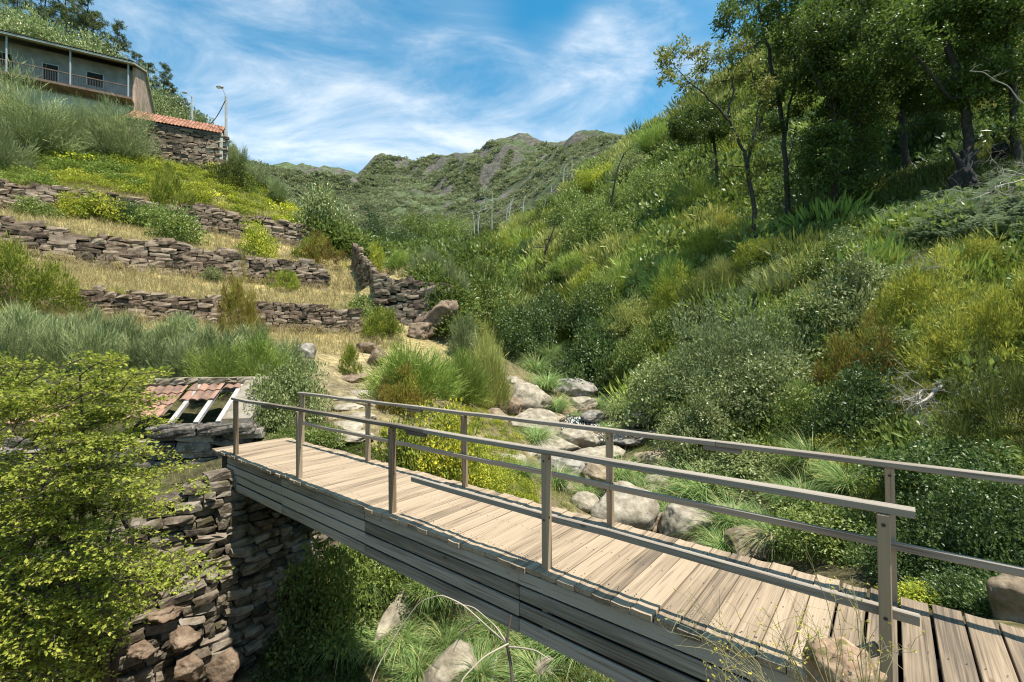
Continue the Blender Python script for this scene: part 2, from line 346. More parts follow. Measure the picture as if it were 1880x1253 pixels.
cp('g', (835, 462, 125), (845, 470, 110), (800, 470, 100), (740, 470, 100), (680, 470, 100), (640, 470, 100), (600, 462, 100))
cw('g', (-8, 95, 21), (-20, 110, 20), (-40, 110, 25))
cp('m', (1060, 372, 132), (1140, 310, 135), (980, 425, 128), (1200, 280, 130), (905, 460, 125))
cw('g', (70, 60, 55), (70, 30, 42), (60, 10, 30), (40, 5, 14), (30, -8, 8), (70, -10, 35), (20, 0, 4), (95, 90, 85), (110, 60, 80), (110, 0, 60))
cw('g', (-30, -10, 5), (-75, -10, 25), (10, -10, 1.5))
# far hills
cp('m', (460, 300, 330), (500, 308, 345), (540, 317, 350), (590, 331, 400), (640, 333, 430), (655, 326, 450), (700, 289, 455), (725, 285, 455), (770, 291, 450), (800, 288, 445), (835, 290, 440), (850, 296, 425), (870, 275, 405), (900, 264, 400), (930, 257, 400), (985, 264, 402), (1030, 275, 395))
cp('m', (1036, 271, 255), (1060, 259, 248), (1090, 252, 240), (1140, 250, 225), (1190, 262, 212), (1250, 270, 200), (1400, 250, 190), (1700, 150, 180))
cp('m', (700, 385, 320), (800, 400, 300), (900, 350, 305), (950, 320, 325), (750, 340, 390), (600, 385, 330), (650, 430, 220), (750, 450, 205), (850, 430, 220), (500, 345, 300), (560, 385, 250), (1020, 330, 290), (940, 400, 230), (870, 350, 340))
cp('m', (1000, 340, 215), (1080, 300, 215), (930, 410, 190), (700, 462, 160), (820, 458, 160))
cp('m', (430, 300, 320), (400, 290, 320), (470, 400, 160), (540, 420, 150), (600, 440, 160))
cw('m', (-150, 560, 150), (0, 560, 165), (100, 520, 140), (-300, 560, 150), (-400, 400, 140), (-300, 200, 110), (-200, 100, 80), (400, 500, 160), (400, 200, 120), (250, 100, 110), (500, 350, 200), (-500, 100, 120), (-500, 800, 120), (500, 800, 120), (-500, -100, 90), (500, -100, 140), (150, -100, 70), (-110, -100, 35), (200, 20, 110), (0, 800, 120))
CPx = np.array([c[:3] for c in CP]); CPc = np.array([TYPES[c[3]] for c in CP])
_r = geometry.delaunay_2d_cdt([Vector((x, y)) for x, y in CPx[:, :2]], [], [], 0, 1e-4)
TV = np.array([tuple(v) for v in _r[0]]); TT = [f for f in _r[2] if len(f) == 3]; TO = [o[0] for o in _r[3]]
def rast(x0, y0, nx, ny, st):
    Z = np.full((nx, ny), np.nan); C = np.zeros((nx, ny, 3)); gx = x0+np.arange(nx)*st; gy = y0+np.arange(ny)*st
    for f in TT:
        a, b, c = (TV[i] for i in f); za, zb, zc = (CPx[TO[i]][2] for i in f); ca, cb, cc = (CPc[TO[i]] for i in f)
        lo = np.minimum(np.minimum(a, b), c); hi = np.maximum(np.maximum(a, b), c)
        i0 = max(0, int(np.floor((lo[0]-x0)/st))); i1 = min(nx, int(np.ceil((hi[0]-x0)/st))+1)
        j0 = max(0, int(np.floor((lo[1]-y0)/st))); j1 = min(ny, int(np.ceil((hi[1]-y0)/st))+1)
        if i0 >= i1 or j0 >= j1: continue
        X, Y = np.meshgrid(gx[i0:i1], gy[j0:j1], indexing='ij')
        d = (b[1]-c[1])*(a[0]-c[0])+(c[0]-b[0])*(a[1]-c[1])
        if abs(d) < 1e-9: continue
        w0 = ((b[1]-c[1])*(X-c[0])+(c[0]-b[0])*(Y-c[1]))/d; w1 = ((c[1]-a[1])*(X-c[0])+(a[0]-c[0])*(Y-c[1]))/d; w2 = 1-w0-w1
        m = (w0 > -1e-6) & (w1 > -1e-6) & (w2 > -1e-6)
        Z[i0:i1, j0:j1][m] = (w0*za+w1*zb+w2*zc)[m]
        C[i0:i1, j0:j1][m] = (w0[..., None]*ca+w1[..., None]*cb+w2[..., None]*cc)[m]
    return Z, C
def blur(Z, r, n=2):
    for _ in range(n):
        for ax in (0, 1):
            p = [(0, 0)]*Z.ndim; p[ax] = (r, r+1); c = np.cumsum(np.pad(Z, p, mode='edge'), axis=ax)
            a = np.take(c, np.arange(2*r+1, 2*r+1+Z.shape[ax]), axis=ax) if False else None
            k = 2*r+1; q = np.pad(Z, [(r, r) if i == ax else (0, 0) for i in range(Z.ndim)], mode='edge')
            c = np.cumsum(q, axis=ax); z0 = np.zeros_like(np.take(c, [0], axis=ax)); c = np.concatenate([z0, c], axis=ax)
            n_ = Z.shape[ax]; Z = (np.take(c, np.arange(k, k+n_), axis=ax)-np.take(c, np.arange(0, n_), axis=ax))/k
    return Z
NX0, NY0, NST = -64.0, -10.0, .3; NNX, NNY = 427, 300
NZ, NC = rast(NX0, NY0, NNX, NNY, NST); NZ = np.nan_to_num(NZ, nan=0.0)
NZ = blur(NZ, 1, 1); NC = blur(NC, 4)
gx = NX0+np.arange(NNX)*NST; gy = NY0+np.arange(NNY)*NST; GX, GY = np.meshgrid(gx, gy, indexing='ij')
far_w = np.clip((np.hypot(GX, GY)-5)/30, .25, 1.3)
NZ = NZ+fbm2(GX*.55, GY*.55, 4)*.38*far_w
FX0, FY0, FST = -420.0, 60.0, 2.5; FNX, FNY = 337, 260
FZ, FC = rast(FX0, FY0, FNX, FNY, FST); FZ = np.nan_to_num(FZ, nan=80.0); FZ = blur(FZ, 2, 2); FC = blur(FC, 3)
hx = FX0+np.arange(FNX)*FST; hy = FY0+np.arange(FNY)*FST; HX, HY = np.meshgrid(hx, hy, indexing='ij')
fw = np.clip((HY-90)/160, 0, 1)
_rid = np.abs(fbm2(HX*.018+HY*.006, HY*.012, 5)); FZ = FZ+fw*(fbm2(HX*.02, HY*.02, 5)*15-_rid*44+6.5+fbm2(HX*.12, HY*.12, 3)*3.2)
def H(x, y):
    x = np.asarray(x, float); y = np.asarray(y, float)
    def bil(Z, x0, y0, st):
        u = np.clip((x-x0)/st, 0, Z.shape[0]-1.001); v = np.clip((y-y0)/st, 0, Z.shape[1]-1.001); i = u.astype(int); j = v.astype(int); a = u-i; b = v-j
        return (Z[i, j]*(1-a)+Z[i+1, j]*a)*(1-b)+(Z[i, j+1]*(1-a)+Z[i+1, j+1]*a)*b
    near = (x > NX0) & (x < NX0+NST*(NNX-1)) & (y < NY0+NST*(NNY-1))
    return np.where(near, bil(NZ, NX0, NY0, NST), bil(FZ, FX0, FY0, FST))
def hit(px, py, y0=3.0, y1=600.0):
    """first ground point along the line of sight through a photograph pixel"""
    Y = np.geomspace(y0, y1, 1600); d = P(px, py, 1.0)-np.array([0, 0, HC]); q = d[None, :]*Y[:, None]+np.array([0, 0, HC])
    g = H(q[:, 0], q[:, 1]); b = np.nonzero(q[:, 2] < g)[0]
    if len(b) == 0: return None
    p = q[b[0]].copy(); p[2] = H(p[0], p[1]); return p
def onY(px, Y):
    x = (px-940)/F*Y; return np.array([x, Y, float(H(x, Y))])

def groundmat(name, bump_d=.12, tint=1.0, rocky=False):
    m, nt, nd, ln = newmat(name)
    tc = nd.new('ShaderNodeTexCoord'); at = nd.new('ShaderNodeAttribute'); at.attribute_name = 'soil'
    n1 = nd.new('ShaderNodeTexNoise'); n1.inputs['Scale'].default_value = .9 if not rocky else .05; n1.inputs['Detail'].default_value = 10; n1.inputs['Roughness'].default_value = .65; ln.new(tc.outputs['Object'], n1.inputs['Vector'])
    n2 = nd.new('ShaderNodeTexNoise'); n2.inputs['Scale'].default_value = 6.0 if not rocky else .3; n2.inputs['Detail'].default_value = 8; ln.new(tc.outputs['Object'], n2.inputs['Vector'])
    r = ramp(nd, [(.3, (.5, .5, .5)), (.7, (1.4, 1.35, 1.2))]); ln.new(n1.outputs['Fac'], r.inputs[0])
    mx = nd.new('ShaderNodeMix'); mx.data_type = 'RGBA'; mx.blend_type = 'MULTIPLY'; mx.inputs[0].default_value = 1; ln.new(at.outputs['Color'], mx.inputs[6]); ln.new(r.outputs[0], mx.inputs[7]); col = mx.outputs[2]
    r2 = ramp(nd, [(.35, (.6, .6, .6)), (.65, (1.3, 1.3, 1.3))]); ln.new(n2.outputs['Fac'], r2.inputs[0])
    mx2 = nd.new('ShaderNodeMix'); mx2.data_type = 'RGBA'; mx2.blend_type = 'MULTIPLY'; mx2.inputs[0].default_value = 1; ln.new(col, mx2.inputs[6]); ln.new(r2.outputs[0], mx2.inputs[7]); col = mx2.outputs[2]
    if rocky:
        ge = nd.new('ShaderNodeNewGeometry'); sx = nd.new('ShaderNodeSeparateXYZ'); ln.new(ge.outputs['True Normal'], sx.inputs[0])
        n3 = nd.new('ShaderNodeTexNoise'); n3.inputs['Scale'].default_value = .035; n3.inputs['Detail'].default_value = 9; n3.inputs['Roughness'].default_value = .7; ln.new(tc.outputs['Object'], n3.inputs['Vector'])
        a = nd.new('ShaderNodeMath'); a.operation = 'MULTIPLY_ADD'; ln.new(sx.outputs[2], a.inputs[0]); a.inputs[1].default_value = -.55; ln.new(n3.outputs['Fac'], a.inputs[2])
        rr = ramp(nd, [(.10, (0, 0, 0)), (.17, (.9,)*3)]); ln.new(a.outputs[0], rr.inputs[0])
        mx3 = nd.new('ShaderNodeMix'); mx3.data_type = 'RGBA'; ln.new(rr.outputs[0], mx3.inputs[0]); ln.new(col, mx3.inputs[6])
        rc = ramp(nd, [(.3, (.06, .053, .047)), (.7, (.155, .135, .118))]); ln.new(n2.outputs['Fac'], rc.inputs[0]); ln.new(rc.outputs[0], mx3.inputs[7]); col = mx3.outputs[2]
    b = nd.new('ShaderNodeBsdfPrincipled'); b.inputs['Roughness'].default_value = .95; b.inputs['Specular IOR Level'].default_value = .1; ln.new(col, b.inputs['Base Color'])
    bp = nd.new('ShaderNodeBump'); bp.inputs['Strength'].default_value = .8; bp.inputs['Distance'].default_value = bump_d; ln.new(n2.outputs['Fac'], bp.inputs['Height']); ln.new(bp.outputs[0], b.inputs['Normal'])
    o = nd.new('ShaderNodeOutputMaterial'); ln.new(b.outputs[0], o.inputs[0]); return m
def gridmesh(name, X, Y, Z, C, mat, drop=None):
    nx, ny = X.shape; V = np.stack([X, Y, Z], -1).reshape(-1, 3)
    i, j = np.meshgrid(np.arange(nx-1), np.arange(ny-1), indexing='ij'); b = (i*ny+j).ravel()
    Fc = np.stack([b, b+ny, b+ny+1, b+1], 1)
    if drop is not None: Fc = Fc[~drop(X[:-1, :-1].ravel(), Y[:-1, :-1].ravel())]
    o = MB().add(V, Fc, .5).build(name, mat, smooth=True)
    a = o.data.color_attributes.new('soil', 'FLOAT_COLOR', 'POINT'); c = np.concatenate([C.reshape(-1, 3), np.ones((nx*ny, 1))], 1).astype(np.float32); a.data.foreach_set('color', c.ravel())
    return o
M_ground = groundmat('ground_soil'); M_hill = groundmat('hill_heath', 1.5, rocky=True)
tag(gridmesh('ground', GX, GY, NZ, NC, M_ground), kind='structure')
tag(gridmesh('hills', HX, HY, np.where(HY < 82, FZ-1.2, FZ), FC, M_hill, drop=lambda x, y: (y < 72) & (x > -58) & (x < 58)), kind='structure')

# ================================================================== footbridge
bridge = empty('footbridge', (P_[0]*D0, P_[1]*D0, 0), PH-PI/2)
tag(bridge, 'wooden plank footbridge with grey timber railings crossing the rocky stream', 'footbridge')
M_deck = woodmat('deck_timber', [(.115, .09, .066), (.23, .172, .116), (.35, .268, .185)], axis=1)
M_rail = woodmat('rail_timber', [(.105, .082, .06), (.20, .165, .13), (.29, .25, .205)], axis=0)
M_post = woodmat('post_timber', [(.13, .088, .052), (.24, .17, .11), (.33, .25, .17)], axis=2)
M_fasc = woodmat('fascia_timber', [(.13, .11, .085), (.25, .22, .18), (.38, .34, .285)], axis=0)
M_bolt = plainmat('bolt_heads', (.06, .055, .05), .5, .5)
def plank(mb, x0, x1, y0, y1, zt, th, cup, r):
    ys = np.linspace(y0, y1, 5); xs = np.array([x0, x0+.004, (x0*3+x1)/4, (x0+x1)/2, (x0+x1*3)/4, x1-.004, x1]); u = (xs-(x0+x1)/2)/((x1-x0)/2)
    zt_ = zt+cup*(u**2)-np.where(np.abs(u) > .99, .005, 0); tl = rng.normal(0, .002); rows = []
    for k, y in enumerate(ys):
        dz = tl*(k-2)+rng.normal(0, .0006); rows.append(np.stack([xs, np.full(7, y), zt_+dz], 1)); 
    V = np.array(rows); n = 7
    top = V.reshape(-1, 3); Fq = []
    for k in range(4):
        for i in range(6): a = k*n+i; Fq.append([a, a+1, a+n+1, a+n])
    mb.add(top, Fq, r)
    bot = top.copy(); bot[:, 2] -= th
    ends = []
    for k in (0, 4):
        t = V[k]; b = V[k].copy(); b[:, 2] = t[:, 2]-th; q = np.concatenate([t, b]); f = [[i, i+n, i+n+1, i+1] if k == 0 else [i+1, i+n+1, i+n, i] for i in range(6)]
        mb.add(q, f, min(1, r+.0))
    for i, fl in ((0, 0), (6, 1)):
        t = V[:, i]; b = t.copy(); b[:, 2] -= th; q = np.concatenate([t, b]); f = [[k, k+1, k+6, k+5] if not fl else [k+5, k+6, k+1, k] for k in range(4)]
        mb.add(q, f, r)
    mb.add(bot, [[a, a+n, a+n+1, a+1] for k in range(4) for a in range(k*n, k*n+6)], r)
mb = MB(); x = -10.1; pw = .155; i = 0
while x < 5.2:
    gap = .005+rng.uniform(0, .006) if x < -.6 else .011+rng.uniform(0, .012)
    y0 = -.085+rng.normal(0, .010); y1 = 1.335+rng.normal(0, .010)
    plank(mb, x, x+pw, y0, y1, .0+rng.normal(0, .0022), .040, .0045+rng.uniform(-.002, .004), np.clip(rng.normal(.62, .2)-(0.55 if x > -.35 else .25 if x > -1.2 else 0), 0, 1)); 
    for yn in (.10, .125, .62, 1.14, 1.165):
        for xn in (.035, pw-.035): a_ = np.linspace(0, 2*PI, 7)[:-1]; nx_ = x+xn+rng.normal(0, .006); ny_ = yn+rng.normal(0, .012); mb.add(np.stack([nx_+.0055*np.cos(a_), ny_+.0055*np.sin(a_), np.full(6, .0085)], 1), np.arange(6)[None, :], .5, 1)
    x += pw+gap; i += 1
mb.build('deck', [M_deck, plainmat('nail_heads', (.05, .035, .028), .6)], bridge)
mb = MB()
for yy in (.10, .62, 1.14): box(mb, -10.0, 5.2, yy-.05, yy+.05, -.60, -.047, .3)
for xs in np.arange(-9.6, 5, 1.1): [box(mb, xs-.03, xs+.03, ya, ya+.05, -.60, -.05, .3) for ya in (-.022, 1.215)]; box(mb, xs-.028, xs+.028, .03, 1.21, -.42, -.33, .3)
mb.build('beam', plainmat('dark_beam', (.035, .03, .025), .9), bridge)
for side, y0, sgn in ((0, -.045, -1), (1, 1.285, 1)):
    mb = MB(); joints = [-9.42, -7.2, -4.95, -2.55, -.2, 2.2, 5.0]
    for r in range(4):
        zt = -.052-r*.142
        for a, b in zip(joints[:-1], joints[1:]):
            off = rng.normal(0, .004); bevbox(mb, a+.002, b-.002, y0-.013+off, y0+.013+off, zt-.117+rng.normal(0, .003), zt+rng.normal(0, .002), .004, rng.random())
    mb.build('fascia', M_fasc, bridge)
for y in (.02, 1.235):
    for s in ((.045, 2.3, 4.49, 6.78, 9.21) if y < .5 else (-4.4, -2.2, .02, 2.33, 4.53, 6.87, 9.21)):
        mb = MB(); bevbox(mb, -.029, .029, -.0375, .0375, -.50 if y < .5 else -.3, .986, .005)
        
        for zz in (.43, .93):
            a_ = np.linspace(0, 2*PI, 7)[:-1]; sgn_ = -1 if y < .5 else -1; mb.add(np.stack([.011*np.cos(a_), np.full(6, -.0395), zz+.011*np.sin(a_)], 1), np.arange(6)[None, :], .5, 1); mb.add(np.stack([np.full(6, .0305), .011*np.cos(a_), zz+.02+.011*np.sin(a_)], 1), np.arange(6)[None, :], .5, 1)
        o = mb.build('post', [M_post, M_bolt], bridge); o.location = (-s, y, 0); o.rotation_euler = (rng.normal(0, .006), rng.normal(0, .006), rng.normal(0, .03))
def rail(name, segs, y, z0, z1, w, mat):
    mb = MB()
    for (a, b) in segs:
        n = max(2, int((b-a)/.55)); xs = np.linspace(a, b, n+1); cy = y+np.r_[0, rng.normal(0, .004, n-1), 0]; cz = np.r_[0, rng.normal(0, .004, n-1), 0]; c = .006
        prof = np.array([(-w/2+c, z0), (w/2-c, z0), (w/2, z0+c), (w/2, z1-c), (w/2-c, z1), (-w/2+c, z1), (-w/2, z1-c), (-w/2, z0+c)])
        V = np.stack([np.stack([np.full(8, X), Yc+prof[:, 0], prof[:, 1]+Zc], 1) for X, Yc, Zc in zip(xs, cy, cz)]).reshape(-1, 3)
        q = [[k*8+i, k*8+8+i, k*8+8+(i+1) % 8, k*8+(i+1) % 8] for k in range(n) for i in range(8)]; r = rng.random()
        q = [f[::-1] for f in q]
        mb.add(V, q, r); mb.add(V[:8], [list(range(8))], r); mb.add(V[-8:], [list(range(8))[::-1]], r)
    return mb.build(name, mat, bridge)
rail('top_rail', [(-9.36, -7.9), (-7.896, -3.9), (-3.896, .085)], .02, .988, 1.034, .072, M_rail)
rail('top_rail', [(-9.36, -5.7), (-5.696, -1.25), (-1.246, 5.0)], 1.235, .988, 1.034, .072, M_rail)
rail('middle_rail', [(-4.2, .095)], .077, .400, .458, .036, M_rail)
rail('middle_rail', [(-9.42, -6.9), (-6.896, -2.3), (-2.296, 5.0)], 1.179, .400, .458, .036, M_rail)
for (xx, y) in ((-4.05, .02), (-7.9, .02), (-5.6, 1.235), (-1.2, 1.235)):
    bevbox(MB(), xx-.16, xx+.16, y-.03, y+.03, .943, .987, .004).build('splice_plate', M_rail, bridge)
mb = MB(); Mx = np.array(Matrix.Translation((-.235, .02, .12)) @ Matrix.Rotation(math.radians(-38), 4, 'Y')); bevbox(mb, -.20, .20, -.02, .02, -.03, .03, .004, M=Mx); mb.build('brace', M_rail, bridge)

# ================================================================== sky, sun, camera
SUN = unit(np.array([.345, -.20, 1.02]))
elev = math.asin(SUN[2]); azi = math.atan2(SUN[0], SUN[1])
w = bpy.data.worlds.new('World'); scene.world = w; w.use_nodes = True; nt = w.node_tree; nd = nt.nodes; ln = nt.links
for n in list(nd): nd.remove(n)
sky = nd.new('ShaderNodeTexSky'); sky.sky_type = 'NISHITA'; sky.sun_disc = False; sky.sun_elevation = elev; sky.sun_rotation = azi; sky.air_density = 1.0; sky.dust_density = .6; sky.ozone_density = 2.0; sky.altitude = 500
tc = nd.new('ShaderNodeTexCoord'); sx = nd.new('ShaderNodeSeparateXYZ'); ln.new(tc.outputs['Generated'], sx.inputs[0])
# cirrus: project the direction on a high plane
zc = nd.new('ShaderNodeMath'); zc.operation = 'MAXIMUM'; zc.inputs[1].default_value = .06; ln.new(sx.outputs[2], zc.inputs[0])
zo = nd.new('ShaderNodeMath'); zo.operation = 'ADD'; zo.inputs[1].default_value = .12; ln.new(zc.outputs[0], zo.inputs[0])
dx = nd.new('ShaderNodeMath'); dx.operation = 'DIVIDE'; ln.new(sx.outputs[0], dx.inputs[0]); ln.new(zo.outputs[0], dx.inputs[1])
dy = nd.new('ShaderNodeMath'); dy.operation = 'DIVIDE'; ln.new(sx.outputs[1], dy.inputs[0]); ln.new(zo.outputs[0], dy.inputs[1])
cv = nd.new('ShaderNodeCombineXYZ'); ln.new(dx.outputs[0], cv.inputs[0]); ln.new(dy.outputs[0], cv.inputs[1])
mp = nd.new('ShaderNodeMapping'); mp.inputs['Rotation'].default_value = (0, math.radians(-24), 0); mp.inputs['Scale'].default_value = (1.5, 2.4, 4.6); mp.inputs['Location'].default_value = (.35, .2, 0); mp.vector_type = 'POINT'; ln.new(tc.outputs['Generated'], mp.inputs[0])
n1 = nd.new('ShaderNodeTexNoise'); n1.inputs['Scale'].default_value = 1.5; n1.inputs['Detail'].default_value = 12; n1.inputs['Roughness'].default_value = .62; n1.inputs['Distortion'].default_value = .7; ln.new(mp.outputs[0], n1.inputs['Vector'])
n2 = nd.new('ShaderNodeTexNoise'); n2.inputs['Scale'].default_value = .62; n2.inputs['Detail'].default_value = 3; ln.new(cv.outputs[0], n2.inputs['Vector'])
ad = nd.new('ShaderNodeMath'); ad.operation = 'MULTIPLY_ADD'; ln.new(n2.outputs['Fac'], ad.inputs[0]); ad.inputs[1].default_value = .75; ln.new(n1.outputs['Fac'], ad.inputs[2])
blobs = [(850, 195, 8, 1.0), (800, 150, 5, .5), (915, 165, 5, .6), (1140, 190, 9, 1.0), (1010, 190, 7, .6), (620, 255, 11, .55), (1240, 30, 8, .55), (420, 70, 16, .34), (700, 300, 9, .6), (170, 150, 20, .35), (1150, 60, 6, .35), (760, 60, 10, .35), (560, 140, 12, .35)]
acc = None; blobs = [(unit(P(px, py, 1.0)-np.array([0, 0, HC])), rd, wt) for px, py, rd, wt in blobs]+[(unit(np.array(v_))  , 62, .95) for v_ in ((0, -1, .55), (.9, -.5, .5), (-.9, -.6, .5))]  # appended: unseen white clouds behind the camera, added to neutralise the ambient light
for (dv, rd, wt) in blobs:
    dt = nd.new('ShaderNodeVectorMath'); dt.operation = 'DOT_PRODUCT'; ln.new(tc.outputs['Generated'], dt.inputs[0]); dt.inputs[1].default_value = tuple(dv)
    mr = nd.new('ShaderNodeMapRange'); mr.interpolation_type = 'SMOOTHERSTEP'; mr.inputs[1].default_value = math.cos(math.radians(rd*1.25)); mr.inputs[2].default_value = math.cos(math.radians(rd*.1)); mr.inputs[3].default_value = 0; mr.inputs[4].default_value = wt; ln.new(dt.outputs['Value'], mr.inputs[0])
    if acc is None: acc = mr.outputs[0]
    else:
        s_ = nd.new('ShaderNodeMath'); s_.operation = 'ADD'; ln.new(acc, s_.inputs[0]); ln.new(mr.outputs[0], s_.inputs[1]); acc = s_.outputs[0]
rs = ramp(nd, [(.36, (.10,)*3), (.50, (.40,)*3), (.68, (.95,)*3)]); ln.new(n1.outputs['Fac'], rs.inputs[0])
mn = nd.new('ShaderNodeMath'); mn.operation = 'MINIMUM'; mn.inputs[1].default_value = 1.0; ln.new(acc, mn.inputs[0])
cl = nd.new('ShaderNodeMath'); cl.operation = 'MULTIPLY'; ln.new(mn.outputs[0], cl.inputs[0]); ln.new(rs.outputs[0], cl.inputs[1])
rc = ramp(nd, [(.0, (.0,)*3), (.25, (.12,)*3), (.6, (.42,)*3), (1.0, (.82,)*3)]); ln.new(cl.outputs[0], rc.inputs[0])
SKYK = .066
bl = nd.new('ShaderNodeMix'); bl.data_type = 'RGBA'; bl.blend_type = 'MULTIPLY'; bl.inputs[0].default_value = 1; ln.new(sky.outputs[0], bl.inputs[6]); bl.inputs[7].default_value = (.44, 1.70, 1.80, 1)
mxc = nd.new('ShaderNodeMix'); mxc.data_type = 'RGBA'; ln.new(rc.outputs[0], mxc.inputs[0]); ln.new(bl.outputs[2], mxc.inputs[6]); mxc.inputs[7].default_value = (10.0, 10.4, 10.8, 1)
bg = nd.new('ShaderNodeBackground'); bg.inputs[1].default_value = SKYK; ln.new(mxc.outputs[2], bg.inputs[0])
wo = nd.new('ShaderNodeOutputWorld'); ln.new(bg.outputs[0], wo.inputs[0])
sd = bpy.data.lights.new('sun', 'SUN'); sd.energy = 5.0; sd.angle = math.radians(.53); sd.color = (1, .935, .82)
so = bpy.data.objects.new('sun', sd); COL.objects.link(so); so.rotation_euler = Vector(SUN).to_track_quat('Z', 'Y').to_euler(); so.location = (10, -10, 40)
cd = bpy.data.cameras.new('camera'); cd.sensor_width = 36; cd.lens = F/1880*36; cd.clip_end = 3000; cd.clip_start = .05
co = bpy.data.objects.new('camera', cd); COL.objects.link(co); scene.camera = co
Mc = Matrix.Identity(4)
for i in range(3): Mc[i][0] = RR[i]; Mc[i][1] = UU[i]; Mc[i][2] = -FW[i]
Mc[2][3] = HC; co.matrix_world = Mc
scene.view_settings.view_transform = 'Standard'; scene.view_settings.look = 'None'; scene.view_settings.exposure = 0.84; scene.view_settings.gamma = 1
scene.render.engine = 'CYCLES'; scene.cycles.filter_width = 1.15; scene.cycles.max_bounces = 6; scene.cycles.diffuse_bounces = 3; scene.cycles.transmission_bounces = 4; scene.cycles.transparent_max_bounces = 4
# ================================================================== stones
def cube26(n=2, round_=.35, jit=.16):
    """one roughly dressed stone, unit size"""
    g = np.linspace(-1, 1, n+1); idx = {}; V = []; Fq = []
    def vid(p):
        k = tuple(np.round(p, 4))
        if k not in idx: idx[k] = len(V); V.append(p)
        return idx[k]
    for ax in range(3):
        for s in (-1, 1):
            for i in range(n):
                for j in range(n):
                    q = []
                    for (a, b) in ((i, j), (i+1, j), (i+1, j+1), (i, j+1)):
                        p = [0, 0, 0]; o = [k for k in range(3) if k != ax]; p[ax] = s; p[o[0]] = g[a]; p[o[1]] = g[b]; q.append(vid(np.array(p, float)))
                    nrm = np.cross(V[q[1]]-V[q[0]], V[q[2]]-V[q[1]])
                    Fq.append(q if nrm[ax]*s > 0 else q[::-1])
    V = np.array(V); u = V/np.linalg.norm(V, axis=1)[:, None]*1.15
    V = V*(1-round_)+u*round_; V = V+rng.uniform(-jit, jit, V.shape)
    return V*.5, np.array(Fq)
STONES = [cube26(2 if i < 10 else 3, rng.uniform(.15, .45), rng.uniform(.08, .2)) for i in range(16)]
def rotz(a):
    c, s = np.cos(a), np.sin(a); R = np.zeros((len(a), 3, 3)); R[:, 0, 0] = c; R[:, 0, 1] = -s; R[:, 1, 0] = s; R[:, 1, 1] = c; R[:, 2, 2] = 1; return R
def axes_inst(mb, tmpl, C, T, N, S, roll, mi=0):
    """place stone templates: centres C, along T, outward N, sizes S (n,3), roll about N"""
    B = np.cross(T, N); B = np.where(B[:, 2:3] < 0, -B, B)
    c = np.cos(roll)[:, None]; s = np.sin(roll)[:, None]; T2 = T*c+B*s; B2 = B*c-T*s
    M = np.stack([T2*S[:, :1], N*S[:, 1:2], B2*S[:, 2:3]], 2)
    k = rng.integers(0, len(tmpl), len(C))
    for t in range(len(tmpl)):
        m = np.nonzero(k == t)[0]
        if not len(m): continue
        V, Fq = tmpl[t]; flip = np.linalg.det(M[m]) < 0
        W = np.einsum('nij,vj->nvi', M[m], V)+C[m][:, None]
        Fa = Fq[None]+np.arange(len(m))[:, None, None]*len(V)
        Fa = np.where(flip[:, None, None], Fa[:, :, ::-1], Fa)
        mb.add(W.reshape(-1, 3), Fa.reshape(-1, 4), np.repeat(rng.random(len(m)), len(Fq)), mi)
def stone_face(mb, base, top, sw=.42, sh=.2, depth=.34, facing=None, jit=.05, batter=0, backing=True, ragged=.5):
    """dry stone face between two polylines (n,3)"""
    base = np.asarray(base, float); top = np.asarray(top, float)
    L = np.r_[0, np.cumsum(np.linalg.norm(np.diff((base+top)/2, axis=0), axis=1))]
    def at(poly, u): return np.stack([np.interp(u, L, poly[:, k]) for k in range(3)], 1)
    Cs = []; Ts = []; Ns = []; Ss = []; u = 0.0
    hmax = np.max(np.linalg.norm(top-base, axis=1)); rows = max(2, int(round(hmax/sh)))
    for r in range(rows+1):
        u = rng.uniform(-.1, .1)
        while u < L[-1]:
            w_ = sw*rng.uniform(.45, 1.7); uc = min(L[-1], u+w_/2); b = at(base, [uc])[0]; t = at(top, [uc])[0]; hh = np.linalg.norm(t-b); nr = max(1, hh/sh)
            h = hh/nr*rng.uniform(.8, 1.35)
            if r+.5 <= nr+rng.uniform(-.2, ragged):
                q = b+(t-b)*min(1.1, (r+.5)/nr); a2 = at((base+top)/2, [max(0, uc-.3)])[0]; b2 = at((base+top)/2, [min(L[-1], uc+.3)])[0]; T = b2-a2; T[2] *= .25; T /= np.linalg.norm(T)
                N = np.array([T[1], -T[0], 0]); N /= np.linalg.norm(N)
                f = (np.array(facing) if facing is not None else np.array([0, 0, HC]))-q*(0 if facing is not None else 1)
                if N@f < 0: N = -N
                Cs.append(q+N*rng.uniform(-jit, jit)+np.array([0, 0, rng.uniform(-.02, .02)])); Ts.append(T); Ns.append(N); Ss.append((w_*.99, depth*rng.uniform(.75, 1.35), h*.97))
            u += w_*1.0
    Cs, Ts, Ns, Ss = map(np.array, (Cs, Ts, Ns, Ss))
    axes_inst(mb, STONES, Cs, Ts, Ns, Ss, rng.normal(0, .11, len(Cs)), 0)
    if backing:
        n = len(base); N = np.array([np.mean(Ns, 0)]*n); off = -N*.07
        V = np.concatenate([base+off-np.array([0, 0, .3]), top+off-np.array([0, 0, .12])]); mb.add(V, [[i, i+1, n+i+1, n+i] for i in range(n-1)], .1, 1)
    return mb
M_schist = rockmat('schist', [(.04, .027, .018), (.12, .082, .055), (.21, .15, .105), (.29, .225, .165)], lichen=(.36, .32, .27), scale=1.6, lich_amt=.45, bump=.7)
M_schist2 = rockmat('grey_schist', [(.05, .042, .035), (.13, .11, .09), (.23, .20, .165), (.33, .29, .25)], lichen=(.48, .46, .42), scale=2.0, lich_amt=.7, bump=.7)
M_gapfill = plainmat('earth_fill', (.03, .024, .017), .95)
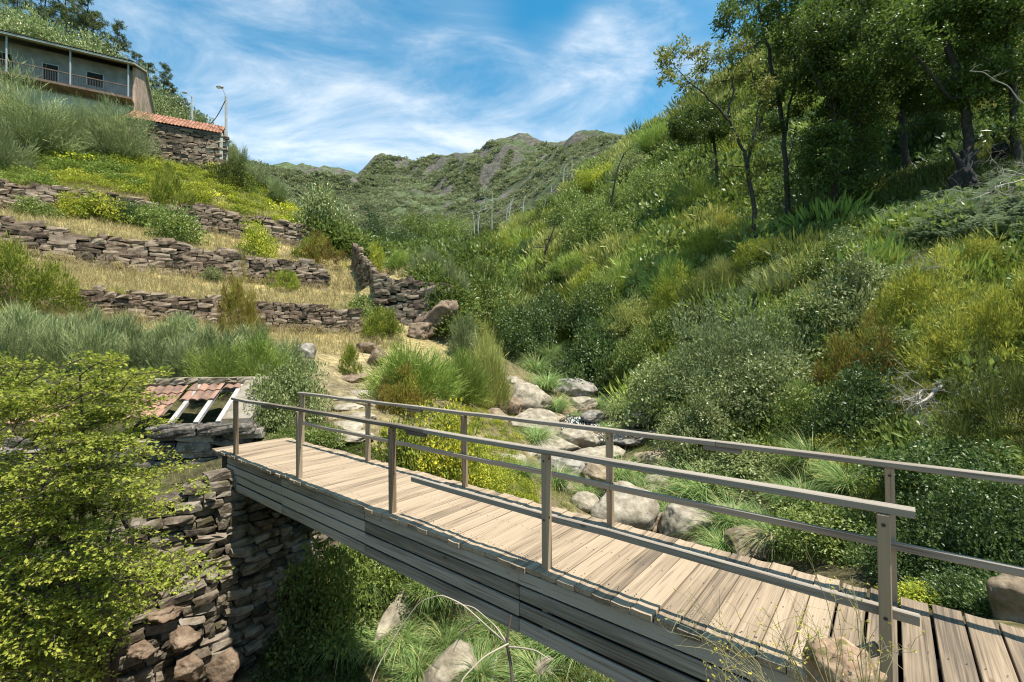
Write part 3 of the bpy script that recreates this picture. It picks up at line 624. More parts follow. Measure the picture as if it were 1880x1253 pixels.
def terrace(W, label, name='terrace_wall', **k):
    Wd = np.array(W, float); n = 26
    base = []; top = []
    for a in range(len(W)-1):
        m = max(2, int(6))
        for i in range(m):
            r = Wd[a]+(Wd[a+1]-Wd[a])*i/m; base.append(P(r[0], r[1], r[3]-.15)); tt = P(r[0], r[2], r[3]+.1); tt[2] += rng.uniform(-.06, .22); top.append(tt)
    r = Wd[-1]; base.append(P(r[0], r[1], r[3]-.15)); top.append(P(r[0], r[2], r[3]+.1))
    base = np.array(base); top = np.array(top); base[:, 2] -= .15
    o = stone_face(MB(), base, top, **k).build(name, [M_schist, M_gapfill]); return tag(o, label, 'stone wall')
terrace(WALL_A, 'lowest dry stone terrace wall, behind the grey green broom thicket', sw=.46, sh=.21)
terrace(WALL_B, 'middle dry stone terrace wall with pale lichened capstones and big blocks', sw=.6, sh=.26)
terrace(WALL_C, 'uppermost dry stone terrace wall half hidden by brambles and dry grass', sw=.55, sh=.22, jit=.09, ragged=.9)
terrace(WALL_E, 'short brown retaining wall beside the big leaning rock outcrop', 'retaining_wall', sw=.65, sh=.3)
terrace(WALL_D, 'stepped stone wall climbing beside the grassy stairs', 'stair_wall', sw=.5, sh=.26)
# bridge abutment
bs = [(9.30, 2.2), (9.22, 1.3), (9.18, .4), (9.25, -.4), (9.5, -1.5), (9.9, -2.8), (10.6, -4.2)]; tz = [-.35, -.3, -.3, -.32, -1.0, -1.7, -2.1]
base = np.array([[*SP(s-.55, p), -3.75-.04*i] for i, (s, p) in enumerate(bs)]); top = np.array([[*SP(s, p), z] for (s, p), z in zip(bs, tz)])
mb = MB(); stone_face(mb, base, top, sw=.3, sh=.135, depth=.4, jit=.07, ragged=.2)
M_abut = rockmat('abutment_stone', [(.035, .026, .018), (.10, .078, .055), (.19, .155, .118), (.27, .235, .19)], lichen=(.30, .28, .24), scale=2.2, lich_amt=.5, bump=.9, moss=(.045, .042, .016))
tag(mb.build('abutment_wall', [M_abut, M_gapfill]), 'rough grey stone abutment wall under the far end of the bridge', 'abutment')

# ------------------------------------------------------------------ boulders
import bmesh
_bm = bmesh.new(); bmesh.ops.create_icosphere(_bm, subdivisions=5, radius=1); ICO_V = np.array([v.co[:] for v in _bm.verts]); ICO_F = np.array([[v.index for v in f.verts] for f in _bm.faces]); _bm.free()
def rock_shape(seed, cuts=7, rough=.25, flat=.60):
    r = np.random.default_rng(seed); V = ICO_V.copy()
    for _ in range(cuts):
        n = unit(r.normal(0, 1, 3)); d = r.uniform(flat, flat+.36); h = V@n; V = V-np.clip(h-d, 0, None)[:, None]*n*.92
    o = r.uniform(0, 20, 3)
    k = 1+rough*1.3*vn3(V*1.2+o)+rough*.6*vn3(V*2.9+o)+rough*.28*vn3(V*6.5+o)+rough*.16*vn3(V*14+o)+rough*.08*vn3(V*28+o)
    return V*k[:, None]
M_granite = rockmat('granite', [(.11, .09, .065), (.23, .195, .145), (.35, .305, .235), (.46, .41, .33)], lichen=(.075, .066, .05), scale=1.7, lich_amt=.65, bump=.7, island=False)
M_graylich = rockmat('lichen_granite', [(.08, .07, .055), (.17, .15, .125), (.28, .255, .22), (.38, .36, .325)], lichen=(.48, .465, .44), scale=1.0, lich_amt=.8, bump=.5, moss=(.055, .045, .03), island=False)
M_brown = rockmat('brown_rock', [(.09, .065, .045), (.18, .135, .09), (.29, .225, .15), (.36, .29, .20)], lichen=(.34, .31, .26), scale=1.3, lich_amt=.5, bump=.6, moss=(.07, .07, .02), island=False)
M_orange = rockmat('orange_lichen_rock', [(.16, .10, .06), (.30, .20, .13), (.40, .29, .20), (.46, .38, .30)], lichen=(.42, .20, .08), scale=7.0, lich_amt=.75, bump=.8, moss=(.10, .10, .02), island=False)
MATS = dict(g=M_granite, l=M_graylich, b=M_brown, o=M_orange, s=M_schist)
GRP = {}
def boulder(px, py, w, h, Y, mat, label, seed, rot=0.0, dep=.9, cuts=7, rough=.25, name='boulder', cat='boulder', group=None, tilt=0.0, sink=.0):
    c = P(px, py, Y); sx_ = w/F*Y/2*1.08; sz = h/F*Y/2*1.1; V = rock_shape(seed, cuts, rough)
    V = V*np.array([sx_, max(sx_, sz)*dep, sz]); ct, st = math.cos(tilt), math.sin(tilt)
    V = np.stack([V[:, 0]*ct-V[:, 2]*st, V[:, 1], V[:, 0]*st+V[:, 2]*ct], 1)
    o = MB().add(V, ICO_F, .5).build(name, MATS[mat], smooth=True, loc=(c[0], c[1], c[2]-sink)); o.rotation_euler = (0, 0, rot)
    return tag(o, label, cat, group)
BL = [
 (1050, 714, 86, 44, 28, 'l', 'long pale lichen covered boulder above the small waterfall', 1), (1030, 686, 50, 38, 33, 'l', 'grey boulder with a dark shaded side behind the long pale boulder', 2),
 (1067, 744, 56, 30, 25.5, 'g', 'smooth brown oval boulder at the edge of the pool', 3), (1115, 742, 80, 22, 27.5, 'g', 'flat sandy tan rock shelf behind the pool', 4),
 (965, 737, 96, 62, 23, 'g', 'sloping tan slab with dry grass on its upper side', 5), (1182, 770, 72, 56, 20, 'l', 'dark mottled boulder beside the waterfall under a bush', 6),
 (1172, 802, 110, 30, 18.5, 'l', 'low grey ledge below the dark mottled boulder', 7), (1207, 848, 92, 56, 15, 'b', 'brown ridged boulder with a mossy crack below the bushy alder', 8),
 (1140, 946, 122, 104, 10.9, 'g', 'big pale dome boulder directly behind the bridge post', 9), (1258, 964, 92, 70, 10.4, 'g', 'rough pitted boulder with an orange stained top beside sedges', 10),
 (1207, 884, 52, 26, 13.3, 'g', 'small pale flat topped stone among the sedge tussocks', 11), (1090, 874, 54, 50, 13, 'b', 'dark mossy boulder wedged beside the grey slab', 12),
 (985, 788, 100, 74, 19.2, 'g', 'large smooth pale slab sloping down to the stream', 13), (1056, 806, 82, 58, 18, 'g', 'tan rounded slab at the foot of the waterfall', 14),
 (1030, 862, 96, 56, 15, 'l', 'broad flat grey slab between the two grass clumps', 15), (968, 842, 56, 44, 15.8, 'g', 'pale stone with a rusty orange flank', 16),
 (945, 812, 36, 36, 17, 'l', 'white lichen covered stone beside the yellow bush', 17), (1385, 914, 120, 34, 11.5, 'b', 'low brown wet slab under the shady bank', 18),
 (1464, 862, 56, 40, 12, 'g', 'pale grey pointed stone in front of the dark bush', 19), (1578, 897, 96, 52, 10, 'b', 'mossy sloping slab beside the shaded thicket', 20),
 (1510, 818, 90, 26, 13.6, 'b', 'flat slab with orange moss at the edge of the thicket', 21), (1378, 1003, 110, 54, 9, 'b', 'half sunken smooth slab beyond the deck planks', 22),
 (728, 1170, 66, 150, 8.4, 'g', 'tall beige boulder standing under the bridge', 23), (828, 1232, 96, 80, 7.4, 'g', 'flat grey stone between drooping sedges under the bridge', 24),
 (1872, 1118, 100, 110, 4.3, 'b', 'dark brown mossy rock at the end of the boardwalk', 25), (1000, 657, 34, 34, 36, 'b', 'reddish brown rock under the dark overhanging bush', 26),
 (975, 695, 60, 22, 31, 'b', 'low dark rock in the grass upstream of the slab', 27), (1150, 735, 30, 18, 24.5, 'g', 'small tan stone at the tail of the pool', 28),
 (1020, 768, 40, 18, 21, 'b', 'small stained stone beside the falling water', 29), (1115, 832, 60, 22, 16.5, 'g', 'thin tan ledge dipping into the brown pool', 30),
 (945, 890, 60, 40, 12.5, 'b', 'dark stone half buried beside the leafy yellow bush', 31), (1075, 925, 50, 40, 12, 'g', 'squat pale stone under the middle rail', 32),
 (1060, 960, 60, 30, 11.2, 'g', 'flat sunlit stone tucked against the dome boulder', 33), (1440, 965, 60, 26, 9.3, 'b', 'brown stone in the grass below the shaded bank', 34),
 (870, 1150, 44, 36, 9.2, 'g', 'rounded stone between two sedge tussocks below the deck', 35), (800, 1085, 44, 40, 10, 'g', 'sandy stone just under the bridge boards', 36),
 (560, 650, 30, 44, 17.5, 'l', 'upright grey boulder at the edge of the broom thicket', 37), (690, 662, 34, 50, 20, 's', 'dark jointed rock beside the path bend', 38),
 (668, 640, 40, 26, 21.5, 's', 'low rock lying in the straw coloured grass', 39), (648, 700, 76, 30, 17.3, 's', 'dark layered rock heap at the top of the stone path', 40),
 (905, 775, 60, 44, 18.5, 'b', 'broken brown rocks between the yellow bush and slab', 41), (930, 745, 60, 46, 21, 's', 'crumbling dark outcrop below the tan slab', 42),
 (1012, 822, 120, 40, 17, 'g', 'wide pale bedrock shelf below the tan rounded slab', 51), (928, 848, 70, 40, 14.2, 'g', 'pale bedrock hump behind the yellow green bush', 52), (1075, 838, 76, 26, 15.6, 'g', 'tan bedrock lip at the edge of the brown pool', 53), (1010, 893, 90, 30, 13.6, 'g', 'flat sunlit bedrock below the broad grey slab', 54), (1140, 905, 60, 30, 12.6, 'g', 'pale block between the dome boulder and the mossy boulder', 55), (1180, 905, 50, 22, 12.6, 'g', 'cracked pale slab behind the dome boulder', 56), (1280, 1010, 90, 34, 9.9, 'b', 'wet dark slab in front of the pitted boulder', 57), (930, 708, 60, 34, 25, 'g', 'tan rock face above the sloping slab under the olive broom', 58), (1090, 765, 40, 20, 22, 'l', 'grey stone at the lip of the waterfall', 59), (1240, 830, 60, 30, 16, 'b', 'brown bank stone under the hanging willow', 60), (1330, 940, 60, 30, 11, 'g', 'pale stone poking out of the biggest sedge', 61), (995, 765, 50, 24, 21.5, 'g', 'light slab edge beside the falls', 62), (1200, 960, 50, 40, 10.9, 'b', 'dark stone between the dome and pitted boulders', 63), (905, 1195, 50, 40, 8.4, 'b', 'wet stone beside the white water under the bridge', 64), (1000, 1235, 60, 50, 7.5, 'g', 'pale stone beneath the bridge beside the bare branch', 65), (700, 1100, 60, 50, 9.6, 'g', 'sandy bank stone beneath the bridge next to the ivy bush', 66),
 (258, 1195, 44, 30, 7.0, 's', 'angular dark block at the foot of the abutment, beside the yellow green bush', 43), (338, 1172, 54, 36, 7.2, 's', 'brown wedge shaped block at the foot of the abutment', 44),
 (346, 1226, 48, 50, 6.9, 's', 'upright brown block low under the abutment', 45), (300, 1125, 54, 22, 7.3, 's', 'long flat brown block jutting from the abutment foot', 46), (412, 1228, 56, 60, 7.5, 's', 'smooth brown rock in the shade under the bridge end', 47),
]
for (px, py, w_, h_, Y, m, lab, sd_) in BL:
    boulder(px, py, w_, h_, Y, m, lab, sd_+100, rot=rng.uniform(-.5, .5), rough=.2 if m == 'g' else .32, cuts=11 if m == 'g' else 15)
boulder(1550, 1240, 138, 104, 2.22, 'o', 'orange lichen covered rock beside the last railing post', 301, rot=.4, dep=.8, rough=.5, cuts=12, sink=.02)
boulder(796, 590, 92, 52, 27.9, 's', 'great tilted rock slab outcrop below the retaining wall', 302, rot=.2, dep=.8, rough=.4, cuts=22, name='outcrop', cat='outcrop', tilt=.6)
boulder(770, 615, 60, 44, 26.6, 's', 'dark jointed block leaning under the tilted outcrop', 303, rot=.2, rough=.4, cuts=12, name='outcrop', cat='outcrop')
ST = [(600, 812, 60, 10, 10.9, 'lowest broad step of the rough stone path'), (645, 800, 70, 14, 11.3, 'wide cracked step beyond the far railing'), (632, 783, 70, 13, 12, 'tan step partly overgrown by ivy'), (612, 768, 46, 12, 12.6, 'narrow step on the shrub side of the path'),
      (660, 765, 66, 12, 12.9, 'long grey step under the upper railing line'), (640, 748, 56, 11, 13.9, 'pale step lit white by the sun'), (680, 742, 60, 16, 14.3, 'thick dark edged step beside the brownish heath'), (630, 732, 56, 9, 14.9, 'thin step near the dry grass verge'), (665, 722, 70, 12, 15.8, 'topmost wide slab step below the dark rock heap')]
for i, (px, py, w_, h_, Y, lab) in enumerate(ST):
    boulder(px, py+2, w_, h_*1.5, Y, 'g' if i % 3 else 'b', lab, 400+i, rot=rng.uniform(-.2, .2), rough=.28, cuts=10, name='step_stone', cat='stone step', group='stones of the stepped path')

# ------------------------------------------------------------------ water
def watermat():
    m, nt, nd, ln = newmat('stream_water'); tc = nd.new('ShaderNodeTexCoord')
    n1 = nd.new('ShaderNodeTexNoise'); n1.inputs['Scale'].default_value = 5; n1.inputs['Detail'].default_value = 5; n1.inputs['Distortion'].default_value = 1; ln.new(tc.outputs['Object'], n1.inputs['Vector'])
    bp = nd.new('ShaderNodeBump'); bp.inputs['Strength'].default_value = .35; bp.inputs['Distance'].default_value = .06; ln.new(n1.outputs['Fac'], bp.inputs['Height'])
    n0 = nd.new('ShaderNodeTexNoise'); n0.inputs['Scale'].default_value = 1.3; ln.new(tc.outputs['Object'], n0.inputs['Vector']); r0 = ramp(nd, [(.4, (.012, .011, .006)), (.65, (.10, .06, .022))]); ln.new(n0.outputs['Fac'], r0.inputs[0])
    b = nd.new('ShaderNodeBsdfPrincipled'); ln.new(r0.outputs[0], b.inputs['Base Color']); b.inputs['Roughness'].default_value = .04; ln.new(bp.outputs[0], b.inputs['Normal'])
    w2 = nd.new('ShaderNodeBsdfPrincipled'); w2.inputs['Base Color'].default_value = (.72, .78, .80, 1); w2.inputs['Roughness'].default_value = .4
    at = nd.new('ShaderNodeAttribute'); at.attribute_name = 'rnd'
    n2 = nd.new('ShaderNodeTexNoise'); n2.inputs['Scale'].default_value = 5; n2.inputs['Detail'].default_value = 8; mpf = nd.new('ShaderNodeMapping'); mpf.inputs['Scale'].default_value = (3.2, .7, 1); ln.new(tc.outputs['Object'], mpf.inputs[0]); ln.new(mpf.outputs[0], n2.inputs['Vector'])
    a = nd.new('ShaderNodeMath'); a.operation = 'MULTIPLY_ADD'; ln.new(at.outputs['Fac'], a.inputs[0]); a.inputs[1].default_value = .62; ln.new(n2.outputs['Fac'], a.inputs[2])
    r = ramp(nd, [(.86, (0, 0, 0)), (1.15, (.8, .8, .8))]); ln.new(a.outputs[0], r.inputs[0])
    mx = nd.new('ShaderNodeMixShader'); ln.new(r.outputs[0], mx.inputs[0]); ln.new(b.outputs[0], mx.inputs[1]); ln.new(w2.outputs[0], mx.inputs[2])
    o = nd.new('ShaderNodeOutputMaterial'); ln.new(mx.outputs[0], o.inputs[0]); return m
S_ = np.array([(x, y, z) for x, y, z in STREAM]); 
ex = [np.array([*SP(5.2, -.6), -3.55]), np.array([*SP(5.6, -4), -3.75]), np.array([*SP(6.5, -9), -4.4])]
path = np.array([ex[2], ex[1], ex[0]]+[tuple(s) for s in S_[:13]])
wid = np.array([1.5, 1.3, .9, .75, 1.1, 1.5, 1.5, 1.3, 1.2, 1.4, .95, .9, 1.3, 2.3, 2.0, 2.0]); foam = np.array([.3, .35, .45, .5, .3, .1, .2, .45, .2, .3, .58, .6, .0, .0, .1, .4])
L_ = np.r_[0, np.cumsum(np.linalg.norm(np.diff(path, axis=0), axis=1))]; u = np.linspace(0, L_[-1], 240); pp = np.stack([np.interp(u, L_, path[:, k]) for k in range(3)], 1); ww = np.interp(u, L_, wid); fo = np.interp(u, L_, foam)
T_ = unit(np.gradient(pp, axis=0)); sdv = unit(np.stack([T_[:, 1], -T_[:, 0], 0*u], 1)); cols_ = np.linspace(-1, 1, 15)
V = pp[:, None]+sdv[:, None]*cols_[None, :, None]*ww[:, None, None]; V[:, :, 2] += fo[:, None]*.10*(vn2(u[:, None]*3+0*cols_, cols_*4+0*u[:, None])-.5)
nq = 15; q = [[i*nq+j, i*nq+j+1, (i+1)*nq+j+1, (i+1)*nq+j] for i in range(239) for j in range(14)]
tag(MB().add(V.reshape(-1, 3), [f[::-1] for f in q], np.repeat(fo[:-1], 14)).build('water', watermat(), smooth=True), kind='structure')

# ================================================================== buildings
M_render = plainmat('grey_render', (.21, .21, .205), .9, var=.3, scale=1.2); M_pale = plainmat('pale_wall', (.45, .45, .43), .9, var=.12, scale=1); M_pink = plainmat('pink_gable', (.45, .30, .22), .9, var=.3, scale=1.3)
M_soffit = plainmat('concrete_soffit', (.42, .40, .34), .9, var=.25, scale=1.5); M_dark = plainmat('dark_opening', (.010, .010, .010), .9, var=.2); M_pipe = plainmat('painted_pipe', (.28, .29, .295), .5, var=.1)
M_rust = plainmat('rusty_edge', (.14, .085, .06), .8, var=.4, scale=2); M_frame = plainmat('window_frame', (.35, .35, .34), .7)
def tilemat(name, a, b, lich):
    return rockmat(name, [a, b, tuple(np.minimum(np.array(b)*1.25, .8))], lichen=lich, scale=1.8, lich_amt=.5, bump=.3)
M_tile = tilemat('terracotta', (.21, .095, .058), (.36, .175, .11), (.40, .33, .25)); M_oldtile = tilemat('old_tile', (.13, .085, .065), (.27, .155, .11), (.25, .225, .185))
M_concrete = plainmat('lamp_concrete', (.42, .40, .37), .9, var=.15, scale=3); M_metal = plainmat('grey_metal', (.30, .31, .32), .45, .6, .1); M_lampglass = plainmat('lamp_glass', (.75, .76, .75), .25, 0, .05)
def roofmesh(mb, x0, x1, ya, za, yb, zb, pitch=.21, amp=.045, rows=None, rnd=None, mi=0, th=.03):
    """clay tile slope between eave line (ya, za) and ridge line (yb, zb), channels running down the slope"""
    nx = max(3, int((x1-x0)/pitch*6)); xs = np.linspace(x0, x1, nx); Ls = math.hypot(yb-ya, zb-za); rows = rows or max(1, int(Ls/.38))
    N = np.array([0, -(zb-za), (yb-ya)])/Ls
    for r in range(rows):
        t0, t1 = r/rows, (r+1.12)/rows; col = np.floor((xs-x0)/pitch)
        z = amp*np.abs(np.sin((xs-x0)/pitch*PI))
        def rowpts(t, up): return np.stack([xs, ya+(yb-ya)*t+N[1]*(z+up), za+(zb-za)*t+N[2]*(z+up)], 1)
        a = rowpts(t0, .030); b = rowpts(min(t1, 1.02), .0); c = rowpts(t0, -.01)
        V = np.concatenate([c, a, b]); f = [[k*nx+i, k*nx+i+1, (k+1)*nx+i+1, (k+1)*nx+i] for k in (0, 1) for i in range(nx-1)]
        rr = rng.random(int(col.max())+2); mb.add(V, f, np.tile(rr[col[:-1].astype(int)], 2), mi)
    return mb
# --- big house on the hill
A2 = P(236, 178, 42.0); Bq = P(7, 133, 38.0); e = unit(np.array([A2[0]-Bq[0], A2[1]-Bq[1]])); LH = 12.5
O = np.array([A2[0], A2[1]])-e*LH; zf = A2[2]
house = empty('house', (O[0], O[1], zf), math.atan2(e[1], e[0])); tag(house, 'abandoned grey two storey house with a long veranda on the hilltop', 'house')
def loc_x(px, yl):
    k = (px-940)/F; nY = np.array([-e[1], e[0]]); Y = (yl+O@nY)/(k*nY[0]+nY[1]); return float((np.array([k*Y, Y])-O)@e)
XR = LH+.15
mb = MB(); box(mb, 0, XR-.1, 1.5, 10, -4.2, -.32); box(mb, 0, XR-.1, 1.5, 10, -.32, 3.25)
mb.build('wall', M_render, house)
mb = MB(); V = np.array([[XR-.1, 1.3, -4], [XR-.1, 10.0, -4], [XR-.1, 10.0, 3.2], [XR-.1, 5.3, 5.2], [XR-.1, 1.3, 3.5], [XR+.12, 1.3, -4], [XR+.12, 10.0, -4], [XR+.12, 10.0, 3.2], [XR+.12, 5.3, 5.2], [XR+.12, 1.3, 3.5]])
mb.add(V, [[0, 1, 2, 3, 4][::-1], [5, 6, 7, 8, 9]], .5); mb.add(V, [[i, (i+1) % 5, 5+(i+1) % 5, 5+i] for i in range(5)], .5); mb.build('gable_wall', M_pink, house)
mb = MB(); box(mb, 0, XR-.35, 1.42, 1.49, -4, -.4); mb.build('lower_facade', M_pale, house)
mb = MB(); V = np.array([[-.1, -.35, 3.02], [XR+.3, -.35, 3.02], [XR+.3, 5.3, 5.25], [-.1, 5.3, 5.25], [XR+.3, 10.6, 3.0], [-.1, 10.6, 3.0]]); V = np.concatenate([V, V+np.array([0, 0, .16])])
mb.add(V, [[0, 3, 2, 1], [3, 5, 4, 2], [6, 7, 8, 9], [9, 8, 10, 11], [0, 1, 7, 6], [1, 2, 8, 7], [2, 4, 10, 8], [4, 5, 11, 10], [3, 0, 6, 9], [5, 3, 9, 11]], .5); ro = mb.build('roof', M_soffit, house)
roofmesh(MB(), -.1, XR+.3, -.4, 3.2, 5.3, 5.43, rows=10).build('roof_tiles', M_oldtile, ro)
mb = MB(); box(mb, -.05, XR+.05, -.05, 1.41, -.2, 0); mb.build('balcony_floor', M_rust, house)
for px in (7, 125.5, 233):
    tube(MB(), [(loc_x(px, .05), .05, 0), (loc_x(px, .05), .05, 3.06)], .07, 8).build('column', M_pipe, house)
mb = MB(); box(mb, 0, XR-.02, .02, .09, .95, 1.03); mb.build('handrail', M_rust, house)
mb = MB()
for xx in np.arange(.05, XR-.05, .11): box(mb, xx-.012, xx+.012, .045, .07, .002, .948)
mb.build('balustrade', plainmat('iron_bars', (.06, .06, .06), .6), house)
for nm, x0, x1, z0, z1 in (('door', 73, 105, .02, 2.15), ('window', 155, 188, .95, 2.25), ('window', -20, 22, .95, 2.3)):
    a, b = loc_x(x0, 1.5), loc_x(x1, 1.5); mb = MB(); t = .07
    for (u0, u1, v0, v1) in ((a, b, z1-t, z1), (a, a+t, z0, z1-t), (b-t, b, z0, z1-t), (a, b, z0-.05, z0-.001)): box(mb, u0, u1, 1.46, 1.499, v0, v1)
    fr = mb.build(nm, M_frame, house); mb = MB(); box(mb, a+t, b-t, 1.478, 1.498, z0, z1-t); mb.build('dark_opening', M_dark, fr)
# --- stone outbuilding
B1 = P(408, 248, 38.2); B0 = P(262, 222, 35.8); e2 = unit(np.array([B1[0]-B0[0], B1[1]-B0[1]])); L2 = float(np.linalg.norm(B1[:2]-B0[:2]))+1.0; O2 = B1[:2]-e2*L2; zb = P(408, 308, 38.2)[2]-.6; hz = B1[2]-zb
shed = empty('outbuilding', (O2[0], O2[1], zb), math.atan2(e2[1], e2[0])); tag(shed, 'low stone outbuilding with an orange tiled roof below the house', 'outbuilding')
mb = MB(); stone_face(mb, [(x, 0, -.1) for x in np.linspace(0, L2, 6)], [(x, 0, hz-.1) for x in np.linspace(0, L2, 6)], sw=.6, sh=.26, depth=.3, facing=(0, -1, 0), jit=.015); box(mb, 0, L2-.18, .1, 4, -.5, hz-.06, .4, 0); mb.build('wall', [M_schist, M_gapfill], shed)
mb = MB(); box(mb, L2-.17, L2+.06, -.16, 4.1, -.5, hz+.1); mb.build('side_wall', M_soffit, shed)
mb = MB(); box(mb, -.1, L2-.2, -.2, .1, hz-.16, hz-.04); mb.build('eave_band', plainmat('dark_band', (.11, .10, .10), .9), shed)
mb = MB(); roofmesh(mb, -.2, L2+.0, -.32, hz-.02, 2.6, hz+1.78, pitch=.24, amp=.06, rows=8); roofmesh(mb, -.2, L2, 5.6, hz+.1, 2.6, hz+1.78, pitch=.24, amp=.06, rows=6); mb.build('roof', M_tile, shed)
# --- ruined hut by the bridge
R1 = np.array([(467-940)/F*10.4, 10.4]); R0_ = np.array([(-10-940)/F*9.5, 9.5]); e3 = unit(R1-R0_); L3 = float(np.linalg.norm(R1-R0_))
hut = empty('ruined_hut', (R0_[0], R0_[1], 0), math.atan2(e3[1], e3[0])); tag(hut, 'ruined stone hut with a collapsed tile roof and bare rafters beside the bridge end', 'ruin')
def hx_(px): return float((np.array([(px-940)/F*10.35, 10.35])-R0_)@e3)
ze, zr = .30, 1.06; yi = 1.35
mb = MB(); stone_face(mb, [(x, 0, -1.6) for x in np.linspace(0, L3-.05, 5)], [(x, 0, ze-.28) for x in np.linspace(0, L3-.05, 5)], sw=.45, sh=.19, depth=.4, facing=(0, -1, 0), jit=.04); mb.build('wall', [M_schist2, M_gapfill], hut)
mb = MB(); stone_face(mb, [(x, 2.7, -1.4) for x in np.linspace(0, L3-.05, 5)], [(x, 2.7, ze+.15) for x in np.linspace(0, L3-.05, 5)], sw=.45, sh=.17, depth=.4, facing=(0, -1, 0), jit=.04); mb.build('back_wall', [M_schist2, M_gapfill], hut)
mb = MB(); xg = L3-.62; V = np.array([[0, -.12, -1.6], [0, 2.9, -1.6], [0, 2.9, ze+.1], [0, yi, zr+.16], [0, -.12, ze+.08]]); V = np.concatenate([V+np.array([xg, 0, 0]), V+np.array([L3, 0, 0])])
mb.add(V, [[4, 3, 2, 1, 0], [5, 6, 7, 8, 9]], .6); mb.add(V, [[i, (i+1) % 5, 5+(i+1) % 5, 5+i] for i in range(5)], .6); mb.build('gable_wall', rockmat('mortared_stone', [(.12, .095, .07), (.22, .19, .15), (.29, .255, .21)], lichen=(.36, .33, .28), scale=2.5, lich_amt=.6, bump=.8, moss=(.13, .11, .05)), hut)
xa, xb, xc = hx_(325), hx_(374), hx_(413)
mb = MB(); roofmesh(mb, hx_(232), hx_(308), .18, ze+.10, yi, zr, pitch=.2, amp=.05, rows=3); mb.build('roof', M_oldtile, hut)
mb = MB(); roofmesh(mb, hx_(60), hx_(150), .1, ze+.05, yi*.6, ze+(zr-ze)*.6, pitch=.2, amp=.05, rows=2); mb.build('fallen_tiles', M_oldtile, hut)
mb = MB(); ym = yi*.48; zm = ze+(zr-ze)*.48; roofmesh(mb, hx_(308)+.05, hx_(374), ym+.02, zm+.04, yi, zr+.02, pitch=.2, amp=.05, rows=2); roofmesh(mb, hx_(374)+.02, hx_(416), yi*.8, ze+(zr-ze)*.8+.02, yi, zr+.02, pitch=.2, amp=.05, rows=1); mb.build('roof_remnant', M_oldtile, hut)
mb = MB(); roofmesh(mb, hx_(412), xg-.01, -.02, ze+.06, yi, zr+.02, pitch=.2, amp=.05, rows=4); mb.build('edge_tiles', M_oldtile, hut)
for xx in (hx_(326), hx_(368), hx_(405)):
    mb = MB(); tl = math.atan2(zr-ze, yi); Lr = math.hypot(yi, zr-ze); Mx = np.array(Matrix.Translation((xx, 0, ze+.02)) @ Matrix.Rotation(tl, 4, 'X')); bevbox(mb, -.05, .05, -.05, Lr, -.05, .035, .006, M=Mx); mb.build('rafter', woodmat('rafter_wood_%d' % int(xx*100), [(.20, .18, .165), (.34, .315, .295), (.45, .42, .40)], axis=1), hut)
mb = MB(); box(mb, hx_(330), hx_(408), yi*.83, yi*.83+.09, zr-.20, zr-.12); mb.build('purlin', M_rail, hut)
mb = MB(); n_ = 16; xs = np.linspace(-.05, xg+.1, n_)
for i in range(n_-1):
    V, Fq = STONES[10+i % 6]; w_ = xs[1]-xs[0]; mb.add(V*np.array([w_*1.12, .36, .17])+np.array([(xs[i]+xs[i+1])/2, yi+.05, zr+.07+rng.uniform(-.012, .02)]), Fq, rng.random())
mb.build('ridge_cap', rockmat('mossy_ridge', [(.10, .085, .06), (.20, .165, .12), (.30, .26, .2)], lichen=(.13, .10, .02), scale=3, lich_amt=.9, bump=.7), hut)
mb = MB(); V, Fq = STONES[12]; xl = hx_(300)
for (u0, u1) in ((xl, hx_(378)), (hx_(378)+.01, L3+.05)): mb.add(V*np.array([u1-u0, .55, .22])*1.0+np.array([(u0+u1)/2, -.12, ze-.13]), Fq, rng.random())
mb.build('eave_slab', M_schist2, hut)

# --- street lamps and the cable
def lamp(px, pyb, pyt, Y, label, arm, ahgt=.6):
    b = P(px, pyb, Y); t = P(px, pyt, Y); h = t[2]-b[2]
    r = empty('street_lamp', tuple(b)); tag(r, label, 'street lamp')
    mb = MB(); bevbox(mb, -.11, .11, -.09, .09, 0, h*.5, .02); bevbox(mb, -.085, .085, -.07, .07, h*.5+.001, h, .02); mb.build('pole', M_concrete, r)
    ah = ahgt; tube(MB(), [(0, -.10, h-.35), (0, -.10, h+.02), (arm*.35, -.13, h+ah*.45), (arm*.8, -.16, h+ah*.93)], .032, 6).build('arm', M_metal, r)
    V, Fq = cube26(3, .6, .0); mb = MB(); mb.add(V*np.array([.56, .26, .16])+np.array([arm*.8+math.copysign(.2, arm), -.18, h+ah]), Fq, .5); hd = mb.build('lamp_head', M_metal, r, smooth=True)
    mb = MB(); mb.add(V*np.array([.38, .2, .12])+np.array([arm*.8+math.copysign(.24, arm), -.18, h+ah-.05]), Fq, .5); mb.build('lamp_glass', M_lampglass, hd, smooth=True)
    return b, t
b1, t1 = lamp(415, 303, 178, 38.5, 'concrete street lamp at the corner of the stone outbuilding', -.28, .72)
b2, t2 = lamp(352.5, 235, 178, 54, 'more distant street lamp rising behind the orange tiled roof', -.7, .4)
mb = MB(); c0 = P(414, 184, 38.5); c1 = P(340, 190, 54); pts = [c0*(1-t)+c1*t-np.array([0, 0, 2.2*4*t*(1-t)*1.2]) for t in np.linspace(0, 1, 14)]; tube(mb, pts, .035, 5)
tag(mb.build('cable', plainmat('black_cable', (.03, .03, .035), .6)), 'thin dark cable sagging between the two street lamps', 'cable')
